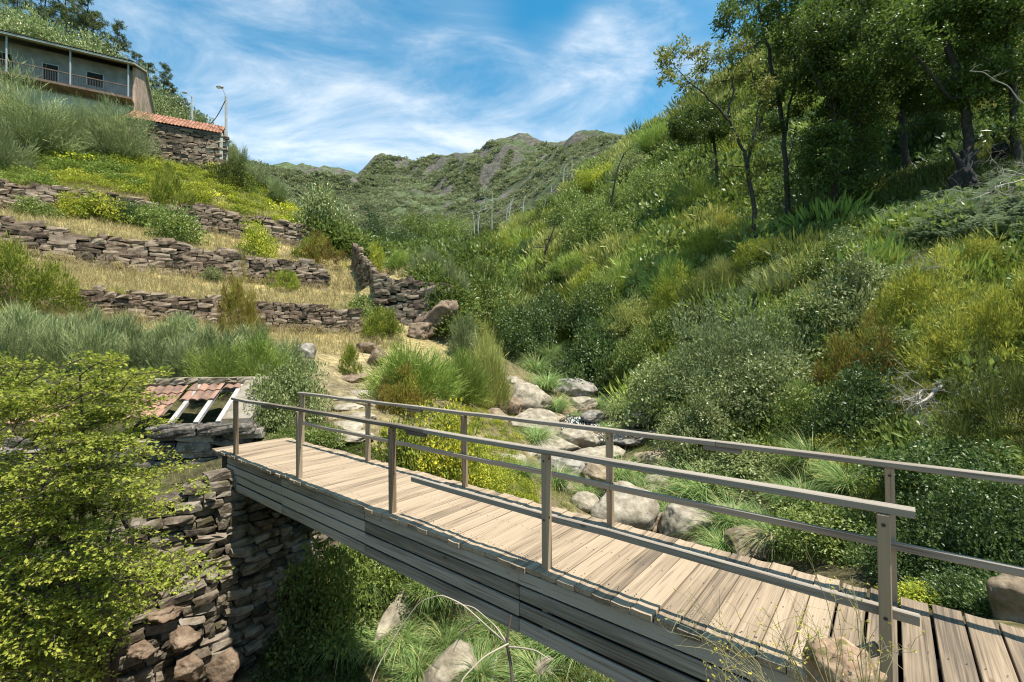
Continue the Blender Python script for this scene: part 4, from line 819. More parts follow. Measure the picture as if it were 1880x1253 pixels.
# ================================================================== vegetation prototypes (unit size: radius 1, height 1)
def rdir(n, up=0.0):
    v = rng.normal(0, 1, (n, 3)); v[:, 2] += up; return unit(v)
def dome_pts(n, inner=.55, low=.02, flat=1.0):
    """points in the outer shell of a lumpy dome of radius 1, height 1"""
    d = rdir(n); d[:, 2] = np.abs(d[:, 2]); r = rng.uniform(inner, 1, n)**.6
    lump = 1+.28*(vn3(d*2.3+rng.uniform(0, 9, 3)))*2
    p = d*(r*lump)[:, None]; p[:, 2] = np.clip(p[:, 2], low, None); return p, d
def leafbush(n=45, per=80, cl=(.2, .38), ll=.085, lw=.05, up=.35, openness=.0, mesh='bush'):
    mb = MB(); c, d = dome_pts(n, .35, .06); c = c*.82
    pos = []; tip = []; nr = []; rn = []
    for i in range(n):
        r = rng.uniform(*cl); q = rdir(per, .25); rr = r*rng.uniform(.45, 1.05, per)[:, None]
        pos.append(c[i]+q*rr*np.array([1, 1, .8])); tip.append(unit(q+rdir(per)*.8+np.array([0, 0, up-.3]))); nr.append(unit(q*.7+rdir(per)*.6+np.array([0, 0, .7]))); rn.append(np.clip(rng.normal(rng.uniform(.25, .75), .2, per), 0, 1))
    pos = np.concatenate(pos); pos[:, 2] = np.abs(pos[:, 2]); n_ = len(pos)
    leaves(mb, pos, np.concatenate(tip), np.concatenate(nr), ll*rng.uniform(.6, 1.3, n_), lw*rng.uniform(.7, 1.2, n_), np.concatenate(rn))
    return mb
def needles(mb, base, dr, ln, wd, rnd):
    n = len(base); leaves(mb, base, dr, rdir(n), ln, wd, rnd, fold=.0)
def heath(n=4200, ln=(.07, .17), wd=.024, nc=46):
    mb = MB(); c, d = dome_pts(nc, .45, .06); c = c*.86; k = rng.integers(0, nc, n); r = rng.uniform(.13, .24, nc); q = rdir(n, .3)
    base = c[k]+q*(r[k]*rng.uniform(.1, 1, n))[:, None]; base[:, 2] = np.abs(base[:, 2]); tone = rng.uniform(.2, .8, nc)
    needles(mb, base, unit(q*.6+d[k]*.4+np.array([0, 0, .5])+rng.normal(0, .45, (n, 3))), rng.uniform(*ln, n), wd*rng.uniform(.6, 1.4, n), np.clip(tone[k]+rng.normal(0, .16, n)+(base[:, 2]-.5)*.2, 0, 1)); return mb
def broom(n=4200, ln=(.16, .36), wd=.014, nc=34):
    mb = MB(); c, d = dome_pts(nc, .15, .04); c = c*np.array([.72, .72, .68]); k = rng.integers(0, nc, n); tone = rng.uniform(.2, .75, nc)
    base = c[k]+rng.normal(0, .085, (n, 3)); base[:, 2] = np.abs(base[:, 2]); o = base*np.array([.75, .75, .15])
    l = rng.uniform(*ln, n); needles(mb, base, unit(o+d[k]*np.array([.25, .25, .1])+np.array([0, 0, .46])+rng.normal(0, .33, (n, 3))), l, wd*rng.uniform(.6, 1.3, n), np.clip(tone[k]+rng.normal(0, .18, n), 0, 1))
    m = int(n*.06); az = rng.uniform(0, 2*PI, m); r0 = rng.uniform(0, .25, m); b2 = np.stack([np.cos(az)*r0, np.sin(az)*r0, np.zeros(m)], 1); blades(mb, b2, az, rng.uniform(.25, .55, m), rng.uniform(0, .7, m), wd*1.3, droop=.35, rnd=rng.uniform(0, .4, m), seg=3); return mb
def tussock(n=520, wd=.02, up=.35):
    mb = MB(); a = rng.uniform(0, 2*PI, n); r0 = np.abs(rng.normal(0, .14, n)); base = np.stack([np.cos(a)*r0, np.sin(a)*r0, rng.uniform(0, .08, n)], 1)
    l = rng.uniform(.7, 1.35, n); rn = np.clip(rng.normal(.5, .25, n), 0, 1); old = rng.random(n) < .05; rn[old] = 1
    blades(mb, base, a+rng.normal(0, .25, n), l, rng.uniform(.08, .62, n), wd*rng.uniform(.6, 1.2, n), droop=rng.uniform(1.1, 2.1, n), rnd=rn, seg=5); return mb
def wtree(mb, root, dirn, length, rad, depth, tips, bend=.25, k=6, split=3, mi=0, spread=.7, grav=0.0):
    """recursive bare branch"""
    n = 5; pts = [np.array(root, float)]; d = unit(np.array(dirn, float))
    for i in range(n):
        d = unit(d+rng.normal(0, bend, 3)*.5+np.array([0, 0, grav])); pts.append(pts[-1]+d*length/n)
    rads = np.linspace(rad, rad*.5, n+1); tube(mb, pts, rads, k if rad > .02 else 4, None, mi, cap=False)
    if depth == 0: tips.append((pts[-1], d)); return
    for s in range(split):
        i = n if s == 0 else rng.integers(2, n+1); nd_ = unit(d+rng.normal(0, spread, 3)*(.5 if s == 0 else 1)); wtree(mb, pts[i], nd_, length*rng.uniform(.55, .8), rads[i]*(.85 if s == 0 else .6), depth-1, tips, bend, k, split, mi, spread, grav)

LM_ = lambda *a, **k: leafmat(*a, **k)
V_ = dict(
 broom=LM_('broom_stems', [(0.077, 0.105, 0.049), (0.168, 0.210, 0.112), (0.280, 0.315, 0.182)], trans=.2), broomg=LM_('fresh_broom', [(0.070, 0.119, 0.028), (0.161, 0.224, 0.056), (0.266, 0.329, 0.098)], trans=.25),
 feather=LM_('feathery_green', [(.12, .16, .06), (.23, .285, .115), (.35, .40, .19)], trans=.35, k=(1, 1, 1)), olive=LM_('olive_broom', [(0.126, 0.140, 0.049), (0.224, 0.252, 0.091), (0.350, 0.364, 0.154)], trans=.25),
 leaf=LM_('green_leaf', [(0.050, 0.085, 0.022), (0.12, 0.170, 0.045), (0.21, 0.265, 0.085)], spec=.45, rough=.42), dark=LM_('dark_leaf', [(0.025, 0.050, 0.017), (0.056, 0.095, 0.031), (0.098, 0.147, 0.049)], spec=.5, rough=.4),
 gray=LM_('willow_leaf', [(0.077, 0.112, 0.042), (0.154, 0.196, 0.084), (0.266, 0.301, 0.168)], spec=.5, rough=.4), yellow=LM_('yellow_leaf', [(0.11, 0.16, 0.03), (0.30, 0.32, 0.05), (0.66, 0.58, 0.04)], trans=.4, k=(1, 1, 1)), ygreen=LM_('yellow_green_leaf', [(0.112, 0.168, 0.028), (0.238, 0.280, 0.042), (0.420, 0.420, 0.070)], trans=.4),
 heath=LM_('heath_green', [(0.070, 0.105, 0.021), (0.168, 0.210, 0.035), (0.280, 0.308, 0.063)]), heathy=LM_('heath_yellow', [(0.14, 0.17, 0.03), (0.32, 0.33, 0.05), (0.52, 0.49, 0.09)], k=(1, 1, 1)), heathb=LM_('heath_brown', [(0.16, 0.105, 0.035), (0.16, 0.16, 0.042), (0.280, 0.280, 0.056)], patch=((0.20, 0.10, 0.04), .5), pscale=2.0),
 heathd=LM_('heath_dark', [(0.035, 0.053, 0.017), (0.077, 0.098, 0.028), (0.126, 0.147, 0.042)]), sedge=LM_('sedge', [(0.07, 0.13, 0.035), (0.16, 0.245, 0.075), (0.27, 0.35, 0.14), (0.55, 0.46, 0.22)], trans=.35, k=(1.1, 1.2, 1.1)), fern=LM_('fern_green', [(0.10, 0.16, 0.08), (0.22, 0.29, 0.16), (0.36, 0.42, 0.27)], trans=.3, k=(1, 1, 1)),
 oak=LM_('oak_leaf', [(0.039, 0.070, 0.014), (0.077, 0.126, 0.025), (0.140, 0.196, 0.042)], spec=.4, rough=.4, trans=.4, k=(1.15, 1.1, 1)), oakt=LM_('oak_leaf_tan', [(0.084, 0.119, 0.025), (0.168, 0.182, 0.042), (0.266, 0.224, 0.070)], spec=.4, rough=.4, trans=.4, k=(1.15, 1.15, 1.1)),
 pine=LM_('pine_needle', [(0.031, 0.050, 0.020), (0.070, 0.091, 0.036), (0.119, 0.140, 0.063)], trans=.15), straw=LM_('straw', [(.28, .23, .095), (.47, .39, .18), (.62, .54, .31)], trans=.35, k=(1, 1, 1)), herb=LM_('meadow_herb', [(0.126, 0.168, 0.035), (0.238, 0.266, 0.056), (0.378, 0.364, 0.084)], trans=.35),
 flower=LM_('yellow_flower', [(0.850, 0.728, 0.028), (0.850, 0.850, 0.070)], trans=.3))
M_bark = rockmat('bark', [(.018, .014, .011), (.045, .036, .028), (.085, .07, .055)], lichen=(.16, .16, .13), scale=2.5, lich_amt=.45, bump=1.0, island=False)
M_twig = plainmat('twig_brown', (.075, .055, .04), .85, var=.3); M_deadw = plainmat('dead_wood', (.34, .31, .27), .85, var=.35, scale=4); M_white = plainmat('bleached_trunk', (.46, .44, .41), .8, var=.2); M_char = plainmat('charred_wood', (.012, .011, .010), .9, var=.5)
PR = dict(
 bush=[leafbush().mesh('leafy_bush', V_['leaf']) for _ in range(3)], bigbush=[leafbush(95, 95, (.14, .27), .055, .034).mesh('large_leafy_bush', V_['leaf']) for _ in range(3)],
 fine=[leafbush(110, 110, (.12, .24), .05, .016, .8).mesh('feathery_bush', V_['olive']) for _ in range(2)],
 heath=[heath().mesh('heath_bush', V_['heath']) for _ in range(3)], bigheath=[heath(9500, (.05, .12), .014, 80).mesh('large_heath', V_['heath']) for _ in range(2)],
 broom=[broom().mesh('broom_bush', V_['broom']) for _ in range(3)], bigbroom=[broom(8500, (.12, .27), .009, 60).mesh('large_broom', V_['broom']) for _ in range(3)],
 hugebroom=[broom(15000, (.07, .16), .0055, 100).mesh('huge_broom', V_['broom']) for _ in range(2)],
 tussock=[tussock().mesh('sedge_tussock', V_['sedge']) for _ in range(4)])
NM = dict(bush='leafy_shrub', bigbush='leafy_bush', fine='feathery_bush', heath='heath_bush', bigheath='heath_bush', broom='broom_bush', bigbroom='broom_bush', hugebroom='broom_bush', tussock='sedge_tussock')
CAT = dict(bush='shrub', bigbush='bush', fine='bush', heath='heath bush', bigheath='heath bush', broom='broom bush', bigbroom='broom bush', hugebroom='broom bush', tussock='sedge tussock')
def shrub(kind, mat, px, pyb, w_, h_, Y, label, group=None, name=None, ground=True):
    b = P(px, pyb, Y); g = float(H(b[0], b[1]))
    if ground and g > b[2]+.2:
        q = hit(px, pyb)
        if q is not None and .55*Y < q[1] < 1.1*Y: b = q; Y = q[1]; g = b[2]
    top = b[2]+h_/F*Y; z = min(b[2], g) if ground else b[2]
    sx_ = w_/2/F*Y*1.15; sz = max(.2, top-z)*1.06
    o = link(name or NM[kind], PR[kind][rng.integers(0, len(PR[kind]))], (b[0], b[1], z-.05), rng.uniform(0, 6.28), (sx_, sx_*rng.uniform(.85, 1.1), sz))
    o.material_slots[0].link = 'OBJECT'; o.material_slots[0].material = V_[mat]
    return tag(o, label, CAT[kind], group)
G1 = 'brooms of the grey green thicket'
SH = [
 ('hugebroom', 'broom', 55, 262, 215, 150, 31, 'wide grey green broom mound in front of the house veranda'), ('hugebroom', 'broom', 225, 290, 140, 112, 34.2, 'rounded broom bush growing against the stone outbuilding'), ('bigbroom', 'broom', 5, 285, 90, 80, 28, 'smaller pale broom at the edge below the wide broom mound'), ('hugebroom', 'broom', 140, 262, 110, 90, 33, 'broom bush squeezed between the wide mound and the rounded broom'),
 ('broom', 'broom', 436, 304, 48, 40, 41, 'silvery broom on the skyline just past the nearer street lamp'), ('broom', 'broom', 470, 340, 60, 44, 42, 'middle silvery broom on the descending skyline'), ('broom', 'broom', 508, 372, 56, 48, 42, 'lowest silvery broom on the descending skyline'), ('broom', 'broom', 420, 285, 40, 30, 44, 'broom showing behind the foot of the nearer street lamp'),
 ('heath', 'heath', 312, 345, 66, 50, 31, 'dark green gorse bush on the slope under the outbuilding'), ('heath', 'heathd', 425, 330, 70, 36, 37, 'low olive heath under the nearer street lamp'), ('bush', 'gray', 588, 430, 95, 100, 40, 'loose small leaved sapling at the end of the uppermost terrace'), ('heath', 'heath', 562, 482, 46, 50, 32.5, 'bright green heath at the end of the middle terrace wall'), ('bush', 'ygreen', 185, 412, 100, 58, 27.2, 'yellow green bramble spilling over the uppermost terrace wall'), ('bush', 'leaf', 275, 418, 80, 46, 29, 'dark bramble on the uppermost terrace wall beside the yellow green bramble'), ('bush', 'ygreen', 130, 388, 60, 36, 26.5, 'small bramble hanging from the uppermost wall near its start'),
 ('bigheath', 'heath', 45, 570, 150, 130, 15.5, 'big rounded gorse bush in front of the middle terrace wall'), ('bigheath', 'heathb', 440, 608, 76, 112, 19.6, 'brown tipped heath bush standing against the lowest terrace wall'),
 ('bigbroom', 'broom', 20, 705, 150, 160, 12.6, 'tall blue grey broom behind the top of the yellow green bush', G1), ('bigbroom', 'broom', 100, 690, 150, 125, 13.6, 'feathery broom leaning over the hidden end of the hut roof', G1), ('broom', 'broom', 175, 700, 130, 120, 13, 'broom directly behind the topmost spray of the yellow green bush', G1), ('broom', 'broom', 50, 645, 110, 100, 16, 'broom at the foot of the big rounded gorse', G1), ('broom', 'broom', 145, 645, 100, 80, 16.2, 'broom under the start of the lowest terrace wall', G1), ('broom', 'broom', 232, 655, 120, 90, 15.4, 'broom in the middle rank below the lowest terrace wall', G1), ('broom', 'broom', 182, 620, 60, 60, 17.5, 'thin upright broom poking above the thicket near the lowest wall', G1), ('broom', 'broom', 318, 640, 100, 76, 16.4, 'broom below the tallest stones of the lowest terrace wall', G1), ('bigbroom', 'broom', 320, 705, 150, 110, 13, 'dense broom rising behind the mossy ridge of the ruined hut', G1), ('broom', 'broom', 395, 675, 130, 90, 14.6, 'broom below the brown tipped heath', G1), ('bigbroom', 'broomg', 402, 715, 140, 105, 12.7, 'greener broom behind the gable of the ruined hut', G1), ('bigbroom', 'broomg', 478, 705, 140, 115, 13.4, 'fresh green broom between the hut gable and the leafy path shrub', G1), ('broom', 'broom', 455, 650, 110, 66, 16, 'low broom at the edge of the straw coloured grass', G1), ('broom', 'broom', 528, 690, 90, 76, 15.2, 'last broom of the thicket before the upright grey boulder', G1), ('broom', 'broom', 338, 612, 44, 42, 18.2, 'wispy pale broom touching the lowest terrace wall', G1), ('broom', 'broom', 260, 690, 110, 90, 13.8, 'broom just above the old tile roof of the hut', G1),
 ('bigbush', 'gray', 535, 790, 140, 140, 11.5, 'grey green leafy shrub between the hut and the stepped path'), ('bush', 'gray', 492, 800, 90, 110, 11, 'small glossy leaved shrub touching the corner of the hut'), ('bush', 'leaf', 585, 818, 90, 40, 10.9, 'low ivy covered shrub behind the far end of the deck'),
 ('heath', 'heath', 644, 692, 42, 62, 17.6, 'bright green heath growing on the path edge above the dark rock heap'), ('bigbroom', 'broomg', 755, 730, 190, 125, 16.3, 'wide arching green broom beside the path bend'), ('bigbroom', 'broomg', 845, 740, 130, 120, 17.3, 'green broom between the arching broom and the tan slab'), ('bigbroom', 'olive', 893, 705, 110, 120, 20.5, 'olive broom with yellowish base at the stream bank'), ('broom', 'broom', 852, 655, 66, 80, 25, 'upright grey broom under the tilted outcrop'), ('heath', 'heathb', 745, 742, 104, 78, 14.4, 'heath bush with rusty brown tips above the yellow bush'), ('heath', 'heathb', 722, 752, 60, 56, 13.9, 'smaller rusty heath at the side of the path'),
 ('bigbush', 'yellow', 795, 885, 190, 175, 10.2, 'bright yellow flowering bush behind the far railing'), ('bigbush', 'ygreen', 868, 905, 130, 95, 10.4, 'yellow green lower bush adjoining the yellow flowering bush'), ('bush', 'leaf', 740, 870, 110, 90, 9.8, 'dark green leafy skirt under the yellow flowering bush'), ('heath', 'heath', 700, 612, 76, 52, 24, 'low green heath in the dry grass by the lowest wall end'),
 ('bigbroom', 'broom', 790, 510, 80, 66, 31, 'grey broom standing on top of the short retaining wall'), ('broom', 'broomg', 740, 497, 60, 44, 34, 'green broom behind the dry grass of the retaining wall'), ('broom', 'broom', 830, 560, 52, 90, 29.5, 'drooping broom at the corner of the retaining wall'), ('bush', 'ygreen', 690, 480, 40, 36, 33, 'bright leafy bush behind the stair wall'),
 ('bigbush', 'leaf', 640, 1130, 200, 175, 8.9, 'glossy ivy covered bush in the gap under the bridge'), ('bush', 'dark', 560, 1220, 150, 130, 8.2, 'dark shrub in deep shade beneath the bridge'), ('bush', 'leaf', 745, 1070, 110, 80, 9.8, 'leafy shrub under the middle of the bridge boards'),
 ('bigbush', 'leaf', 895, 600, 110, 100, 39, 'leafy alder at the valley mouth behind the tilted outcrop'), ('bigbush', 'dark', 962, 650, 120, 105, 34, 'dark round bush overhanging the reddish brown rock'), ('bigbush', 'dark', 1085, 700, 150, 135, 30, 'dark dense alder behind the long pale boulder'), ('bigbush', 'leaf', 1180, 700, 110, 110, 27, 'leafy alder between the dense alder and the feathery dome'), ('bigbush', 'leaf', 875, 560, 80, 80, 48, 'pale leafy tree on the valley floor'), ('bigbush', 'leaf', 945, 565, 100, 90, 45, 'mid green bush on the valley floor beyond the dark round bush'), ('bigbush', 'dark', 1010, 610, 120, 80, 38, 'low dark bush above the reddish brown rock'), ('bigbush', 'leaf', 1090, 600, 110, 110, 37, 'light leafy sapling above the dense alder'),
 ('fine', 'feather', 1350, 720, 262, 205, 18, 'huge feathery dome shaped bush on the stream bank'), ('bigbush', 'gray', 1235, 765, 200, 130, 18.3, 'grey green willow at the side of the feathery dome'), ('bigbush', 'gray', 1405, 770, 190, 130, 16.2, 'silvery leaved shrub under the feathery dome'), ('bigbush', 'gray', 1290, 835, 190, 125, 15.3, 'olive leaved willow hanging over the mottled boulder'), ('bigbush', 'gray', 1365, 885, 200, 85, 13.5, 'low spreading willow over the stream behind the rail'),
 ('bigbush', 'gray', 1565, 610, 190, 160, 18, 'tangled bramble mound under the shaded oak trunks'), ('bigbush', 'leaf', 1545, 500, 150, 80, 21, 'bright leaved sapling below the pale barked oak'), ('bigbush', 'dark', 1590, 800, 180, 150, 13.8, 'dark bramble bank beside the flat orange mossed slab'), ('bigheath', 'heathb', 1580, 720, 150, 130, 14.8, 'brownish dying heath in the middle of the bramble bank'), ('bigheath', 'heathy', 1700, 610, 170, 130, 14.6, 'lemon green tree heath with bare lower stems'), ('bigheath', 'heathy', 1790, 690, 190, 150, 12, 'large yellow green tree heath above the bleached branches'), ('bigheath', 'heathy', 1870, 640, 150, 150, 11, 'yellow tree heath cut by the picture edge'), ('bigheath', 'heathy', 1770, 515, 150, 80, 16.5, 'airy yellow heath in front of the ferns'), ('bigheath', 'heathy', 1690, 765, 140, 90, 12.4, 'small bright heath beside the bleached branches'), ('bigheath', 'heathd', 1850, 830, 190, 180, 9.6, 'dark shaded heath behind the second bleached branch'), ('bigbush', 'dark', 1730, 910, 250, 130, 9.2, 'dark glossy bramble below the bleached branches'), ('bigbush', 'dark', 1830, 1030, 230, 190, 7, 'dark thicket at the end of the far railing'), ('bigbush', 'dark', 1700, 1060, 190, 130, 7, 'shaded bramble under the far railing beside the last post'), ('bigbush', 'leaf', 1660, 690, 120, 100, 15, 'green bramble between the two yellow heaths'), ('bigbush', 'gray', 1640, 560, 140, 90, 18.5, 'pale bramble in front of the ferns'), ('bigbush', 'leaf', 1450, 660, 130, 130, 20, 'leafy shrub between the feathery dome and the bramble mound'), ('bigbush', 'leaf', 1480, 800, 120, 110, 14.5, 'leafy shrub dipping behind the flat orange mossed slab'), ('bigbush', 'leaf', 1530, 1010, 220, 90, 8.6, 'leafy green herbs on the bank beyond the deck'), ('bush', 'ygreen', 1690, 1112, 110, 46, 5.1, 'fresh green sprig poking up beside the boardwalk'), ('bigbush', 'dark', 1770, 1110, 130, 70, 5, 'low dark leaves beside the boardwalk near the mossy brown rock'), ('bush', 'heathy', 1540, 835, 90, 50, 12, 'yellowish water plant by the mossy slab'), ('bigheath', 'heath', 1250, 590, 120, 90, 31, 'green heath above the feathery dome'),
]
for s in SH: shrub(*s[:7], label=s[7], group=s[8] if len(s) > 8 else None)

# ------------------------------------------------------------------ repeats labelled by what they stand beside
LMK = [('the waterfall', 1060, 765, 20.5), ('the long pale boulder', 1050, 712, 28), ('the dome boulder', 1140, 945, 10.9), ('the pitted boulder', 1258, 964, 10.4), ('the smooth oval boulder', 1067, 744, 25.5), ('the ridged brown boulder', 1207, 848, 15), ('the mottled boulder', 1182, 770, 20), ('the broad grey slab', 1030, 862, 15), ('the sloping tan slab', 965, 737, 23), ('the tall beige boulder', 728, 1170, 8.4), ('the flat grey stone', 828, 1232, 7.4), ('the small pale stone', 1207, 884, 13.3), ('the mossy slab', 1578, 897, 10), ('the half sunken slab', 1378, 1003, 9), ('the wet brown slab', 1385, 914, 11.5), ('the pointed pale stone', 1464, 862, 12), ('the last railing post', 1632, 1000, 3.2), ('the yellow bush', 800, 790, 10.2), ('the rounded stone', 870, 1150, 9.2),
       ('the curved snag', 1000, 470, 56), ('the leaning pole', 1120, 350, 70), ('the thin post', 1075, 455, 52), ('the dense alder', 1085, 650, 30), ('the slender front oak', 1392, 455, 29), ('the feathery dome', 1350, 620, 18), ('the valley alder', 895, 560, 39), ('the white trunks', 920, 400, 92), ('the pale barked oak', 1535, 412, 28), ('the little oak', 1315, 310, 50), ('the leafy sapling', 1090, 560, 37), ('the dark round bush', 962, 610, 34)]
def where(desc, px, py, Y):
    c = sorted(LMK, key=lambda l: (l[1]-px)**2+(l[2]-py)**2+((l[3]-Y)/Y*150)**2)[:6]
    def rel(l):
        dY = Y-l[3]; dz = l[2]-py
        if dY > .13*Y: return 'behind '+l[0]
        if dY < -.13*Y: return 'in front of '+l[0]
        return ('above ' if dz > 45 else 'below ' if dz < -45 else 'beside ')+l[0]
    cand = [f'{desc} {rel(a)}' for a in c[:2]]+[f'{desc} {rel(a)} and {rel(b)}' for i, a in enumerate(c) for b in c[i+1:]]
    for s in cand:
        if s not in USED and len(s.split()) <= 16: return s
    return cand[0]
TU = [(790, 1165, 110, 8.6), (842, 1150, 110, 8.7), (765, 1240, 130, 7.6), (880, 1238, 120, 7.2), (1005, 1175, 130, 8.2), (1065, 1215, 140, 7.6), (925, 1120, 80, 9.4), (820, 1075, 80, 10), (985, 822, 90, 16.8), (1022, 918, 100, 13), (1140, 880, 100, 13.4), (1170, 905, 80, 12.6), (1295, 915, 150, 11.8), (1232, 945, 90, 11.4), (1190, 925, 80, 12), (1345, 965, 120, 10), (1300, 985, 90, 9.9), (1490, 895, 120, 10.8), (1530, 860, 100, 11.8), (1140, 768, 80, 21.5), (1170, 758, 60, 23), (1005, 725, 90, 26), (1020, 752, 80, 23), (985, 695, 90, 31), (1420, 1000, 130, 8.9), (1330, 1010, 100, 9.2), (1075, 905, 60, 12.6), (960, 905, 80, 12.4), (1100, 745, 50, 26), (1450, 930, 110, 10), (1240, 880, 90, 13.5), (950, 1195, 90, 8.3), (1090, 1180, 90, 8.4), (700, 1235, 120, 8), (630, 1240, 130, 8), (905, 1165, 120, 8.4), (1040, 1160, 110, 8.6), (735, 1200, 120, 8.0), (990, 1240, 130, 7.4), (820, 1190, 110, 8.0), (1110, 1235, 130, 7.5), (680, 1190, 100, 8.6), (770, 1120, 100, 9.2), (860, 1180, 90, 8.2), (1480, 960, 110, 9.2), (1560, 960, 120, 8.8), (1540, 930, 90, 9.6), (1010, 690, 70, 33), (1060, 770, 36, 22.8), (1120, 790, 50, 19.3), (1255, 905, 70, 12.5), (1385, 960, 90, 10.2)]
for i, (px, py, w_, Y) in enumerate(TU):
    b = P(px, py, Y); g = float(H(b[0], b[1])); b[2] = max(g, b[2]-.1) if b[2]-g < .8 else b[2]-.1; s_ = w_/2/F*Y*1.18
    o = link('sedge_tussock', PR['tussock'][i % 4], tuple(b), rng.uniform(0, 6.28), (s_, s_, s_*rng.uniform(.85, 1.15))); tag(o, where('drooping green sedge tussock', px, py, Y), 'sedge tussock', 'sedge tussocks along the stream')
# ------------------------------------------------------------------ foreground bush: layered sprays of small leaves
def spray(n=150, L=1.0, ll=.042):
    """flat arching spray along +x"""
    pos = []; tip = []; st = []
    nt_ = 13
    for i in range(nt_):
        t = .18+.8*i/nt_; b = np.array([L*t, 0, .10*L*math.sin(t*2.4)-.10*t*t]); sgn = (-1)**i; tl = L*.36*(1-t*.65)*rng.uniform(.7, 1.2); a = sgn*rng.uniform(.5, 1.0)
        d = np.array([math.cos(a), math.sin(a), rng.uniform(-.1, .25)]); st.append((b, b+d*tl)); m = max(5, int(n/nt_*(1.35-t)))
        u = rng.uniform(.08, 1.03, m)[:, None]; pos.append(b+d*tl*u+rng.normal(0, .016, (m, 3))); tip.append(unit(d+rng.normal(0, .75, (m, 3))*np.array([1, 1, .55])))
    pos.append(np.stack([rng.uniform(.75, 1.05, 14)*L, rng.normal(0, .02, 14), np.full(14, .03)], 1)+rng.normal(0, .012, (14, 3))); tip.append(unit(np.array([1., 0, 0])+rng.normal(0, .6, (14, 3))))
    pos = np.concatenate(pos); tip = np.concatenate(tip); return pos, tip, st
poly = [(0, 662), (60, 690), (120, 690), (150, 700), (190, 655), (225, 650), (250, 675), (320, 700), (330, 745), (300, 790), (345, 850), (300, 895), (285, 960), (330, 1000), (400, 1040), (330, 1075), (270, 1120), (215, 1180), (180, 1253), (150, 1330), (-90, 1330), (-90, 650)]
def inpoly(x, y):
    r = False; j = len(poly)-1
    for i in range(len(poly)):
        (xi, yi_), (xj, yj) = poly[i], poly[j]
        if (yi_ > y) != (yj > y) and x < (xj-xi)*(y-yi_)/(yj-yi_)+xi: r = not r
        j = i
    return r
hedge = empty('hornbeam_bush', (-5.6, 6.3, -3.4)); tag(hedge, 'large yellow green bush with layered leafy sprays beside the abutment', 'bush')
Bc = np.array([-5.6, 6.3, -3.4]); SPR = [spray() for _ in range(8)]; mbl = MB(); mbt = MB(); anchors = []
cand = []
while len(cand) < 540:
    x, y = rng.uniform(-90, 430), rng.uniform(640, 1330)
    if inpoly(x, y):
        gapn = vn2(np.array([x/75.0]), np.array([y/60.0]))[0]
        if gapn < .41 and rng.random() < .85: continue
        cand.append((x, y, rng.uniform(4.7, 6.5)))
cand += [(250, 745, 5.6), (280, 768, 5.6), (312, 778, 5.6), (265, 800, 5.6), (225, 735, 5.6), (300, 735, 5.7), (200, 760, 5.5), (240, 780, 5.5)]
cand += [(395, 1052, 5.0), (360, 1062, 5.0), (330, 1085, 5.1), (290, 690, 5.6), (255, 705, 5.6), (212, 655, 5.6), (205, 690, 5.6), (330, 935, 5.3), (375, 905, 5.6), (300, 945, 5.3), (50, 668, 5.4), (10, 660, 5.4), (345, 860, 5.7), (225, 1150, 4.9), (250, 1110, 4.9)]
cen = P(110, 960, 6.2)
for (x, y, Y) in cand:
    tipp = P(x, y, Y); out = tipp-cen; out[2] *= .35; out[0] += .9; d = unit(out+rng.normal(0, .75, 3)*np.array([1, .8, .3])); d[2] = np.clip(d[2], -.25, .35); d = unit(d)
    pos, tp, st = SPR[rng.integers(0, 8)]; sc = rng.uniform(.7, 1.15)
    s_ = unit(np.cross(np.array([0, 0, 1.0]), d)); up_ = np.cross(d, s_); rl = rng.normal(0, .25); s2 = s_*math.cos(rl)+up_*math.sin(rl); u2 = np.cross(d, s2); M = np.stack([d, s2, u2], 1)*sc; org = tipp-d*sc*.9
    n_ = len(pos); leaves(mbl, pos@M.T+org-Bc, tp@M.T, np.tile(u2, (n_, 1))+rng.normal(0, .75, (n_, 3)), rng.uniform(.026, .064, n_), rng.uniform(.018, .042, n_), np.clip(rng.normal(.5, .24, n_), 0, 1))
    tube(mbt, np.array([[0, 0, 0], [.3, 0, .07], [.6, 0, .08], [.95, 0, -.02]])@M.T+org-Bc, [.008, .006, .004, .002], 3, cap=False)
    for a, b in st: tube(mbt, np.stack([a, b])@M.T+org-Bc, [.003, .0015], 3, cap=False)
    anchors.append(org)
for k in range(16):
    a = np.array([0, 0, 0]); t = anchors[rng.integers(0, len(anchors))]-Bc; m = t*.5+np.array([rng.normal(0, .3), rng.normal(0, .3), .4]); tube(mbt, [a, m*.55, m, (m+t)/2+rng.normal(0, .1, 3), t], [.06, .05, .036, .022, .010], 6, cap=False)
mbl.build('foliage', LM_('hornbeam_leaf', [(.17, .23, .035), (.38, .43, .06), (.60, .60, .12)], trans=.45, rough=.5, k=(1, 1, 1)), hedge); mbt.build('branches', M_twig, hedge)

